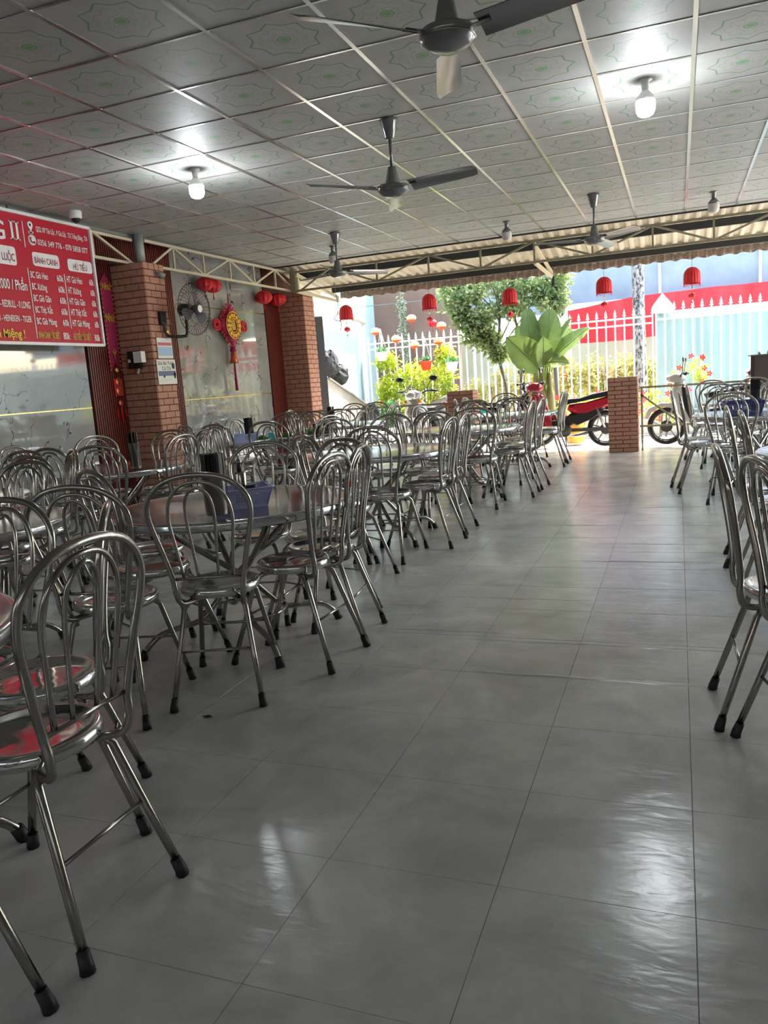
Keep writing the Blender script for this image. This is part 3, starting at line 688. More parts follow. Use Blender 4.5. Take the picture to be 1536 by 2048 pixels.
for k, (x, z, m1, lb) in enumerate(((-5.86, 2.28, 0, 'white and orange paper lantern leftmost, near the white pipe'), (-5.42, 2.09, 0, 'white and orange paper lantern just above the fence spears, second from left'),
        (-5.03, 1.94, 0, 'white and orange paper lantern hanging lowest in front of the fence rail'), (-4.44, 2.27, 0, 'white and orange paper lantern beside the red paper ball'),
        (-4.62, 2.33, 1, 'small red paper ball below the second dome lantern'), (-4.52, 1.97, 0, 'white and orange paper lantern rightmost, low against the fence'), (-5.06, 2.47, 0, 'white and orange paper lantern highest of the group, before the brown wall'))):
    ball_lantern('paper_ball', lb, (x, 15.5, z), .095, RED if m1 else PAPERW, RED if m1 else PAPERO, 'paper ball lanterns over the yard', top=2.80-z)
tag(obj('festoon_wire', MB().tube(smooth_path([(-6.82, 15.5, 2.82), (-6.0, 15.5, 2.80), (-5.3, 15.5, 2.795), (-4.4, 15.5, 2.80), (-3.2, 15.6, 2.9), (-1.5, 15.7, 3.3), (-.83, 15.8, 3.55)]), .006, 5), wirem), 'thin wire strung from the cyan wall carrying the white and orange lanterns', 'wire')
for (y, z, r_, lb) in ((9.34, 2.72, .12, 'red pleated lantern on the marble wall, right behind the wall fan'), (9.54, 2.71, .12, 'red pleated lantern on the marble wall, left of the knot ornament'), (10.90, 2.66, .13, 'red lantern on the marble wall, first right of the knot ornament'), (11.36, 2.66, .13, 'red lantern hanging before the slats at the end of the marble wall')):
    ball_lantern('wall_lantern', lb, (-6.12+r_*1.03+.01, y+(.15 if y > 10 else .1), z), r_, RED, RED, 'red lanterns along the marble wall', .78)

# ================================================================== SIGN
sg = thing('menu_board', 'large red menu board with white lettering hung on the truss', 'sign', (-5.80, 5.8, 1.845))
y0, y1, z0, z1 = -1.5, 1.23, 0, 1.215
obj('panel', MB().box(-.02, (y0+y1)/2, (z0+z1)/2, .03, y1-y0, z1-z0), SIGNRED, sg)
fw = .018
for (a, b, c_, d_) in ((y0, y1, z0-.01, z0+fw), (y0, y1, z1-fw, z1+.01)): obj('frame', MB().box(0, (a+b)/2, (c_+d_)/2, .04, b-a, d_-c_), SIGNW, sg)
for a in (y0, y1): obj('frame', MB().box(0, a, (z0+z1)/2, .04, fw*1.4, z1-z0), SIGNW, sg)
SIGN = [
('G', 5.711, 2.787, 5.878, 2.792, 0.177, 'w'), 
('QI22. KP Tân Lộc . P Gia Lộc . TX Trảng Bàng . TN', 6.272, 2.928, 6.983, 2.911, 0.050, 'w'),
('0356 349 776 - 070 5858 077', 6.273, 2.796, 6.969, 2.791, 0.056, 'w'),
('T LUỘC', 5.748, 2.602, 5.954, 2.603, 0.072, 'd'), ('BÁNH CANH', 6.201, 2.617, 6.505, 2.616, 0.061, 'd'), ('HỦ TIẾU', 6.723, 2.609, 6.925, 2.608, 0.063, 'd'),
('0.000 / Phần', 5.687, 2.343, 6.057, 2.345, 0.095, 'w'), ('- REDBULL - 0 LONG', 5.701, 2.178, 6.061, 2.177, 0.066, 'w'),
('VI - HEINEKEN - TIGER', 5.648, 2.051, 6.055, 2.048, 0.059, 'w'), ('n Miệng !', 5.622, 1.900, 5.946, 1.900, 0.079, 'y'),
('BÁNH CANH ĐẶC BIỆT', 6.121, 1.903, 6.398, 1.901, 0.064, 'g'), ('80k', 6.449, 1.900, 6.541, 1.898, 0.070, 'w'),
('HỦ TIẾU ĐẶC BIỆT', 6.595, 1.901, 6.849, 1.898, 0.064, 'g'), ('80k', 6.904, 1.896, 6.990, 1.890, 0.069, 'w')]
for k, (nm, wa, wb) in enumerate((('Giò Heo', .224, .222), ('Xương', .19, .185), ('Giò Gân', .225, .222), ('Thịt Xắt', .226, .225), ('Giò Móng', .259, .25))):
    z = 2.472-k*.109
    SIGN += [('BC '+nm, 6.121, z, 6.121+wa, z, .064, 'w'), ('60k', 6.466, z-.006, 6.556, z, .064, 'w'), ('HT '+nm, 6.603, z-.003, 6.603+wb, z, .066, 'w'), ('60k', 6.932, z-.006, 6.998, z, .064, 'w')]
CM = {'w': SIGNW, 'd': SIGND, 'y': SIGNY, 'g': SIGNG}
for (t_, a, za, b, zb, hh, c_) in SIGN: wall_text(t_, a, (za+zb)/2, b-a, hh, -5.797, CM[c_], sg, .012 if c_ != 'd' else .008)
def rrect(m_, y0, z0, y1, z1, r_, x):
    P = []
    for (cy, cz, a0) in ((y1-r_, z1-r_, 0), (y0+r_, z1-r_, PI/2), (y0+r_, z0+r_, PI), (y1-r_, z0+r_, 1.5*PI)):
        for k in range(6): a = a0+k*PI/10; P.append((x, cy+r_*math.cos(a), cz+r_*math.sin(a)))
    Q = [(p_[0]-.006, p_[1], p_[2]) for p_ in P]; n = len(P)
    m_.add(P+Q, [tuple(range(n))]+[(k, k+n, (k+1) % n+n, (k+1) % n) for k in range(n)]); return m_
LB = lambda y, z: (y-5.8, z-1.845)
for yk in (5.968, 6.032):
    obj('lettering', MB().box(-.001, yk-5.8, 2.888-1.845, .006, .026, .168).box(-.001, yk-5.8, 2.809-1.845, .006, .056, .010).box(-.001, yk-5.8, 2.967-1.845, .006, .056, .010), SIGNW, sg)
for (a, b, c_, d_) in ((5.55, 2.565, 5.975, 2.735), (6.18, 2.59, 6.53, 2.72), (6.65, 2.59, 7.005, 2.71)):
    u0 = LB(a, b); u1 = LB(c_, d_); obj('label_plate', rrect(MB(), u0[0], u0[1], u1[0], u1[1], .03, .0005), SIGNW, sg)
for (y, za, zb) in ((6.11, 2.75, 2.99), (6.10, 1.90, 2.56), (6.58, 2.01, 2.55)):
    obj('divider', MB().box(-.003, y-5.8, (za+zb)/2-1.845, .006, .008, zb-za), SIGNW, sg)
ic = MB(); ic.lathe([(.05, 0), (.05, .004), (.001, .004)], 24, (-.004, 6.21-5.8, 2.83-1.845), 'X'); obj('phone_icon', ic, SIGNW, sg)
hs = MB().tube(smooth_path([(.004, .385, 1.005), (.004, .388, .975), (.004, .41, .962), (.004, .432, .965)]), [.012, .009, .007]+[.006]*11+[.007, .009, .009, .012, .012], 6); obj('handset', hs, SIGNRED, sg)
pn = MB().lathe([(.033, 0), (.033, .004), (.013, .004), (.013, 0)], 20, (-.003, .405, 1.125), 'X'); pn.add([(.002, .375, 1.11), (.002, .435, 1.11), (.002, .405, 1.06)], [(0, 2, 1)])
pn.lathe([(.035, 0), (.035, .003), (.022, .003), (.022, 0)], 20, (-.003, .405, 1.055), 'X', sy=.35); obj('pin_icon', pn, SIGNW, sg)
for y in (5.95, 6.85): obj('hook', MB().box(.0, y-5.8, 1.235, .01, .012, .05), DARKST, sg)

# ================================================================== SCROLL, KNOT, POSTERS, BOXES
sc_ = thing('greeting_scroll', 'dark red pointed cloth scroll with gold script on the slats beside the menu board', 'scroll', (-6.085, 7.54, 1.55))
bm_ = MB(); P = [(-.095, .03), (0, .13), (.095, .03), (.095, 1.02), (0, 1.14), (-.095, 1.02)]
bm_.add([(0, y, z) for y, z in P]+[(-.008, y, z) for y, z in P], [(0, 1, 4, 5), (1, 2, 3, 4), (6, 11, 10, 7), (7, 10, 9, 8)]+[(k, k+6, (k+1) % 6+6, (k+1) % 6) for k in range(6)]); obj('cloth', bm_, SCROLL, sc_)
bd = MB()
for k in range(20):
    for s_ in (-.095, .095): bd.box(.003, s_, .05+k*.05, .012, .010, .014)
tag(obj('edge_beads', bd, GOLDP, sc_), kind='stuff')
for (t_, zz, hh, ww) in (('Như', .955, .075, .15), ('Như', .60, .09, .15), ('Ý', .18, .09, .08)):
    o = wall_text(t_, 7.54-ww/2, 1.55+zz, ww, hh, -6.077, GOLDP, sc_, .03)
cs = thing('charm_string', 'red and gold good-luck charm string hanging below the scroll', 'ornament', (-6.085, 7.55, 1.0))
obj('cord', MB().tube([(0, 0, .2), (0, 0, .68)], .004, 5), RED, cs)
for (z, r_, n_) in ((.60, .03, 10), (.46, .06, 12), (.36, .07, 12), (.22, .045, 10)): obj('charm', MB().lathe([(.001, .012), (r_*.8, .012), (r_, 0), (r_*.8, -.012), (.001, -.012)][::-1], n_, (0, 0, z), 'X'), BELLM if r_ > .03 else GOLDP, cs)
obj('charm_plate', MB().box(-.005, 0, .40, .01, .15, .2), RED, cs)
for y in (-.07, 0, .07): obj('tassel', MB().tube([(0, y, .22-abs(y)), (0, y*1.1, 0 if y == 0 else .06)], [.008, .014], 6), RED, cs)
kn = thing('knot_ornament', 'large red diamond knot ornament with gold fortune medallion and tassel', 'ornament', (-6.03, 10.08, 1.27))
def diamond(c, ry_, rz_, x0, x1): return MB().slab([(-ry_+0, 0), (0, -rz_), (ry_, 0), (0, rz_)], x0, x1, .9)
dm = MB(); V = []
for (s_, x) in ((.9, -.03), (1, -.01), (1, .01), (.9, .03)): V += [(x, -.29*s_, .93), (x, 0, .93-.28*s_), (x, .29*s_, .93), (x, 0, .93+.28*s_)]
dm.add(V, [(i*4+j, i*4+(j+1) % 4, (i+1)*4+(j+1) % 4, (i+1)*4+j) for i in range(3) for j in range(4)]+[(3, 2, 1, 0), (12, 13, 14, 15)]); obj('body', dm, SCROLL, kn)
for (sy_, sz_) in ((1, 1), (1, -1), (-1, 1), (-1, -1)):
    for k in range(6):
        t = (k+.5)/6; y, z = .29*t*sy_, .93+.28*(1-t)*sz_; nyy, nz_ = .7*sy_, .7*sz_
        L = .07; obj('loop', MB().tube([(0, y+nyy*L*(.5+.5*math.cos(a))-nz_*.016*math.sin(a)*sy_*sz_, z+nz_*L*(.5+.5*math.cos(a))+nyy*.016*math.sin(a)*sy_*sz_) for a in [i*PI/4 for i in range(8)]], .007, 5, True), RED, kn)
for s_ in (-1, 1):
    obj('side_loop', MB().tube([(0, s_*.37+.075*math.cos(a), .93+.075*math.sin(a)) for a in [i*PI/8 for i in range(16)]], .014, 6, True), RED, kn)
    obj('side_loop', MB().tube([(0, s_*.37+.04*math.cos(a), .93+.04*math.sin(a)) for a in [i*PI/8 for i in range(16)]], .014, 6, True), RED, kn)
obj('medallion_ring', MB().lathe([(.10, .03), (.185, .03), (.19, .04), (.185, .05), (.105, .05), (.10, .04), (.10, .03)], 40, (0, 0, .93), 'X'), PAPERO, kn)
obj('medallion_rim', MB().tube([(.05, .19*math.cos(a), .93+.19*math.sin(a)) for a in [i*PI/16 for i in range(32)]], .006, 5, True), GOLDP, kn)
obj('medallion_rim', MB().tube([(.05, .10*math.cos(a), .93+.10*math.sin(a)) for a in [i*PI/12 for i in range(24)]], .006, 5, True), GOLDP, kn)
for k in range(14):
    a = 2*PI*k/14; obj('coin', MB().lathe([(.028, .05), (.028, .058), (.008, .058), (.008, .05)], 8, (0, .145*math.cos(a), .93+.145*math.sin(a)), 'X'), GOLDP, kn)
obj('medallion', MB().lathe([(.10, .02), (.10, .032), (.001, .032)], 30, (0, 0, .93), 'X'), SCROLL, kn)
wall_text('福', 10.08-.075, 1.27+.93-.055, .15, .125, -5.99, GOLDP, kn, .01)
obj('cord', MB().tube([(0, -.02, 1.19), (0, 0, 1.38)], .006, 5), SCROLL, kn); obj('cord', MB().tube([(0, .02, 1.19), (0, 0, 1.38)], .006, 5), SCROLL, kn)
obj('wall_hook', MB().tube([(0, 0, 1.38), (-.02, 0, 1.58)], .003, 4), DARKST, kn)
obj('bell', MB().lathe([(.001, .60), (.03, .58), (.045, .52), (.05, .46), (.065, .40), (.06, .395)][::-1], 14, (0, 0, 0)), BELLM, kn)
obj('bell_cap', MB().lathe([(.03, .64), (.04, .60), (.05, .57), (.045, .56)][::-1], 12), SCROLL, kn)
obj('tassel', MB().tube([(0, 0, .40), (0, 0, .2), (0, 0, 0)], [.012, .018, .022], 8), SCROLL, kn)
def poster(name, label, y, z, w_, h_, x=-5.636):
    t = thing(name, label, 'poster', (x, y, z)); obj('sheet', MB().box(0, w_/2, h_/2, .004, w_, h_), mat(name+'_paper', (.72, .72, .68), .35), t); return t
pa = poster('poster', 'small glossy poster with red and blue bands on the near brick pillar', 7.75, 1.70, .29, .235)
obj('red_band', MB().box(.003, .145, .165, .002, .26, .035), mat('ink_red', (.55, .10, .16), .4), pa); obj('blue_band', MB().box(.003, .145, .08, .002, .27, .10), mat('ink_blue', (.35, .5, .72), .4), pa)
pb_ = poster('milk_poster', 'white fresh milk poster with black script on the near brick pillar', 7.70, 1.40, .36, .285)
INK = mat('ink_black', (.03, .03, .035), .5); INKB = mat('ink_navy', (.10, .14, .26), .5)
wall_text('Sữa Bò Tươi', 7.72, 1.625, .30, .04, -5.6325, INK, pb_, .01); wall_text('Củ Chi', 7.79, 1.565, .17, .042, -5.6325, INK, pb_, .01)
obj('navy_band', MB().box(.003, .18, .125, .002, .33, .055), INKB, pb_); obj('milk_drip', MB().lathe([(.018, 0), (.018, .003), (.001, .003)], 8, (.001, .12, .09), 'X'), INKB, pb_)
obj('cow_patch', MB().lathe([(.03, 0), (.03, .003), (.001, .003)], 9, (.001, .315, .21), 'X', sy=1.2), INK, pb_); obj('cow_patch', MB().lathe([(.022, 0), (.022, .003), (.001, .003)], 9, (.001, .33, .10), 'X', sy=1.8), INK, pb_)
wall_text('____________', 7.75, 1.455, .2, .012, -5.6325, INKB, pb_); wall_text('____________', 7.75, 1.435, .16, .012, -5.6325, INKB, pb_)
bx_ = thing('socket_box', 'black socket with white adapter box on the dark side of the near pillar', 'socket', (-5.85, 7.655, 1.70))
obj('socket', MB().box(-.03, -.02, .0, .16, .05, .2), BLACK, bx_); obj('adapter', MB().box(.06, -.05, .025, .11, .08, .125), WHITE, bx_); obj('switch', MB().lathe([(.02, -.05), (.02, -.035), (.001, -.035)], 10, (-.09, 0, -.01), 'Y'), WHITE, bx_)
obj('plug', MB().box(-.0, -.02, -.13, .015, .015, .06, ry=.3), WHITE, bx_)
dc = thing('dome_camera', 'white dome security camera under the ceiling above the menu board', 'camera', (-5.55, 6.56, ZC))
obj('housing', MB().lathe([(.055, -.075), (.062, -.06), (.062, -.004), (.058, 0)], 24), WHITE, dc); obj('lens_dome', MB().lathe([(.001, -.115), (.025, -.11), (.04, -.095), (.045, -.075)], 20), BLACK, dc)
bc_ = thing('bullet_camera', 'small grey bullet camera on the lit face of the near pillar', 'camera', (-5.62, 7.90, 2.66))
obj('body', MB().tube([(0, 0, 0), (.07, .04, -.03)], .028, 12), GALV, bc_); obj('bracket', MB().tube([(-.03, 0, .03), (0, 0, 0)], .014, 8), GALV, bc_); obj('lens', MB().tube([(.07, .04, -.03), (.074, .043, -.032)], .022, 12), BLACK, bc_)
obj('cable', MB().tube(smooth_path([(-.03, -.02, .12), (-.0, -.05, .05), (0, -.01, 0)]), .003, 5), BLACK, bc_)

# wall fan
wf = thing('wall_fan', 'black caged wall fan mounted on the lit side of the near pillar', 'fan', (-5.65, 7.90, 2.0))
obj('mount_plate', MB().box(.02, 0, .16, .04, .11, .14), BLACK, wf)
obj('arm', MB().tube(smooth_path([(.03, 0, .14), (.05, 0, 0), (.08, .02, -.05), (.17, .16, -.055), (.20, .21, -.02), (.20, .22, .19)]), .018, 8), BLACK, wf)
obj('control_knob', MB().lathe([(.022, 0), (.022, .014), (.001, .014)], 10, (.07, -.005, .0), 'X'), GOLDP, wf)
hd = Vector((.27, .22, .25)); fd = Vector((1, -.06, -.05)).normalized()
def ring(c_, r_, rr, n=36):
    a_ = fd.cross(Vector((0, 0, 1))).normalized(); b_ = fd.cross(a_); return [c_+a_*r_*math.cos(i*2*PI/n)+b_*r_*math.sin(i*2*PI/n) for i in range(n)]
obj('motor', MB().tube([hd-fd*.16, hd-fd*.14, hd-fd*.03, hd], [.04, .068, .068, .04], 14), BLACK, wf)
cg_ = MB(); R_ = .30; cc = hd+fd*.06
a_ = fd.cross(Vector((0, 0, 1))).normalized(); b_ = fd.cross(a_)
for k in range(40):
    an = 2*PI*k/40; e = a_*math.cos(an)+b_*math.sin(an)
    cg_.tube([cc-fd*.06+e*.05, cc-fd*.055+e*.17, cc-fd*.02+e*R_*.97, cc+e*R_, cc+fd*.03+e*R_*.95, cc+fd*.065+e*.17, cc+fd*.075+e*.05], .0022, 4, caps=False)
for (rr, off) in ((R_, 0), (R_*.66, .065), (R_*.66, -.055), (.05, .075), (.05, -.06)): cg_.tube(ring(cc+fd*off, rr, 0), .004 if rr == R_ else .003, 5, True)
obj('cage', cg_, BLACK, wf)
bl_ = MB()
for k in range(3):
    an = k*2.094+.4; V = []
    for i in range(7):
        rr = .04+i*.032; wd = (.25+.5*math.sin(PI*(i+1)/8))
        for j in (-1, 0, 1):
            aa = an+j*wd*.55; e = a_*math.cos(aa)+b_*math.sin(aa); V.append(cc+e*rr+fd*(.018*j))
    bl_.add(V, [(i*3+j, i*3+j+1, (i+1)*3+j+1, (i+1)*3+j) for i in range(6) for j in (0, 1)], True)
obj('blades', bl_, mat('fan_blade_dark', (.10, .10, .11), .25), wf)
obj('hub', MB().tube([cc-fd*.02, cc+fd*.03], .04, 14), BLACK, wf); obj('badge', MB().tube([cc+fd*.076, cc+fd*.082], .042, 16), WHITE, wf)
obj('cable', MB().tube(smooth_path([(.03, .0, .09), (.0, -.02, -.1), (-.0+.01, -.13, -.2)]), .004, 5), BLACK, wf)

# ================================================================== CEILING FANS AND BULBS
def ceiling_fan():
    t = thing('ceiling_fan', '', 'fan', (0, 0, 0), 0, 'grey ceiling fans')
    obj('canopy', MB().lathe([(.028, -.14), (.034, -.13), (.062, -.02), (.066, 0)], 18), HAIR, t)
    obj('rod', MB().tube([(0, 0, -.12), (0, 0, -.34)], .012, 10), HAIR, t)
    obj('lower_canopy', MB().lathe([(.062, -.46), (.056, -.45), (.036, -.36), (.028, -.33)], 18), HAIR, t)
    obj('motor', MB().lathe([(.001, -.545), (.05, -.54), (.085, -.525), (.112, -.50), (.118, -.48), (.112, -.462), (.06, -.455)], 32), HAIR, t)
    obj('trim_ring', MB().tube([(.114*math.cos(i*PI/18), .114*math.sin(i*PI/18), -.497) for i in range(36)], .0035, 6, True), STEEL, t)
    for k in range(3):
        a = math.radians(105)+k*2*PI/3; R = Matrix.Rotation(a, 3, 'Z'); V = []
        N = 10
        for i in range(N+1):
            x = .15+.52*i/N; wd = .052+.012*(i/N); wd *= (1 if i < N else .75)
            for j in range(-3, 4):
                y = j/3*wd; z = -.485-.026*(j/3)*(1-.3*i/N)+.008*(1-(j/3)**2)
                V.append(R @ Vector((x+(.012*(1-(j/3)**2) if i == N else 0), y, z)))
        m_ = MB(); W_ = 7; top = len(V); V2 = [p_+Vector((0, 0, .003)) for p_ in V]
        m_.add(V+V2, [(i*W_+j, (i+1)*W_+j, (i+1)*W_+j+1, i*W_+j+1) for i in range(N) for j in range(6)]+[(top+i*W_+j, top+i*W_+j+1, top+(i+1)*W_+j+1, top+(i+1)*W_+j) for i in range(N) for j in range(6)], True)
        b_ = obj('blade', m_, FANB, t)
        obj('blade_iron', MB().bar(R @ Vector((.10, 0, -.478)), R @ Vector((.20, 0, -.479)), .035, .004), HAIR, b_)
    return t
cf = ceiling_fan(); remember(cf)
cf.location = (-.88, 3.42, ZC); cf['label'] = 'grey three-blade ceiling fan nearest the camera, cut by the top edge'
for (x, y, rz, lb) in ((-1.95, 5.74, 0.03, 'grey three-blade ceiling fan in the middle of the ceiling'), (-.86, 9.38, -.50, 'grey ceiling fan far right, in front of the long truss'), (-4.0, 9.40, .94, 'grey ceiling fan far left, near the corner of the two trusses')):
    dup(cf, (x, y, ZC), rz, lb)
LIT = mat('bulb_glow', (1, 1, 1), .4, emit=((.92, .97, 1.0), 30.0)); UNLIT = mat('bulb_milk', (.66, .62, .58), .35)
def bulb(x, y, lit, label):
    t = thing('led_bulb', label, 'bulb', (x, y, ZC), 0, 'led bulbs on the ceiling')
    obj('socket', MB().lathe([(.02, -.07), (.024, -.06), (.026, -.012), (.045, -.008), (.045, 0)], 16), WHITE if lit else HAIR, t)
    obj('heat_sink', MB().lathe([(.062, -.135), (.060, -.115), (.040, -.09), (.022, -.07)], 20), WHITE if lit else HAIR, t)
    obj('diffuser', MB().lathe([(.001, -.235), (.03, -.233), (.05, -.222), (.062, -.195), (.063, -.14), (.062, -.135)], 24), LIT if lit else UNLIT, t)
    if lit:
        ld = bpy.data.lights.new('bulb_light', 'POINT'); ld.energy = BULB_W; ld.color = (.90, .96, 1.0); ld.shadow_soft_size = .06
        lo = bpy.data.objects.new('bulb_light', ld); COL.objects.link(lo); lo.parent = t; lo.location = (0, 0, -.30)
bulb(-.19, 5.96, True, 'lit led bulb on the right, casting a bright patch on the ceiling')
bulb(-3.79, 6.01, True, 'lit led bulb on the left, above the menu board side')
bulb(-2.01, 10.25, False, 'unlit led bulb in the centre close to the long truss')
bulb(.40, 10.22, False, 'unlit led bulb far right close to the long truss')
bulb(-4.41, 10.24, False, 'unlit led bulb far left beside the corner ceiling fan')

tag(obj('lamp_socket', MB().lathe([(.03, -.16), (.035, -.12), (.02, -.08), (.02, 0)], 12, (-1.85, 13.05, 2.70)), DARKST), 'small dark empty lamp socket hanging from the eave by the tree crown', 'lamp')

# ================================================================== CHAIRS
def rubber(m_, x, y, d_=Vector((0, 0, 1))):
    return m_
def make_chair():
    t = thing('steel_chair', '', 'chair')
    seat = MB().lathe([(.001, .452), (.10, .453), (.140, .458), (.150, .470), (.160, .473), (.168, .468), (.170, .455), (.167, .438), (.155, .432), (.02, .430), (.001, .430)][::-1], 36)
    obj('seat', seat, SEAT, t)
    oh = [(.055, -.05, .418), (.10, -.115, .415), (.125, -.175, .428), (.136, -.19, .48), (.142, -.188, .53), (.17, -.20, .65), (.2, -.22, .78), (.188, -.235, .865), (.115, -.25, .93)]
    full = oh + [(0, -.256, .950)] + [(-x, y, z) for (x, y, z) in oh[::-1]]
    obj('outer_hoop', MB().tube(smooth_path(full, 4), .0115, 8), STEEL, t)
    ih = [(.098, -.178, .528), (.112, -.195, .65), (.126, -.21, .77), (.112, -.225, .85), (.065, -.238, .905)]
    obj('inner_hoop', MB().tube(smooth_path(ih+[(0, -.245, .922)]+[(-x, y, z) for (x, y, z) in ih[::-1]], 4), .0075, 7), STEEL, t)
    sh = [(.040, -.178, .528), (.048, -.196, .66), (.056, -.212, .78), (.045, -.228, .86)]
    obj('spindle_hoop', MB().tube(smooth_path(sh+[(0, -.240, .90)]+[(-x, y, z) for (x, y, z) in sh[::-1]], 4), .0065, 6), STEEL, t)
    obj('crossbar', MB().tube([(-.142, -.180, .528), (.142, -.180, .528)], .0065, 6), STEEL, t)
    for sx in (-1, 1):
        for (sy, dy) in ((-1, -.255), (1, .255)):
            pts = [(sx*.045, sy*.055, .420), (sx*.10, sy*.105, .418), (sx*.125, sy*.135, .39), (sx*.152, sy*.195, .2), (sx*.178, sy*.25, .032)]
            pts = smooth_path(pts[:3], 4)[:-1]+[Vector(p_) for p_ in pts[2:]]
            L = obj('leg', MB().tube(pts, .0115, 8), STEEL, t)
            obj('rubber_foot', MB().tube([(sx*.1745, sy*.2425, .05), (sx*.1795, sy*.253, .018), (sx*.181, sy*.256, .0)], [.0145, .0165, .018], 8), RUBBER, L)
    obj('stretcher', MB().tube([(-.148, -.188, .225), (.148, -.188, .225)], .0055, 6), STEEL, t)
    obj('stretcher', MB().tube([(-.148, .188, .225), (.148, .188, .225)], .0055, 6), STEEL, t)
    return t
chair = make_chair(); remember(chair)
first = [True]
def place(x, y, fx_, fy_, label, group='steel hoop-back dining chairs'):
    rz = math.atan2(-fx_, fy_)
    if first[0]:
        first[0] = False; chair.location = (x, y, 0); chair.rotation_euler = (0, 0, rz); chair['label'] = label; chair['group'] = group; return chair
    return dup(chair, (x, y, 0), rz, label, group)
T0 = 'at the lower-left red-reflecting table'; T1 = 'at the table with the lilac basket'; T2 = 'at the second aisle table'
T3 = 'at the third aisle table'; T4 = 'at the last aisle table'
T7 = 'at the near left table'; T6 = 'at the leftmost wall table'; T5 = 'at the table before the near pillar'
TF = 'at the table laid with food'; TG = 'at the far left corner table'
R3 = 'at the nearest right table'; R2 = 'at the second right table'; R1 = 'at the navy basket table'; R0 = 'at the farthest right table'
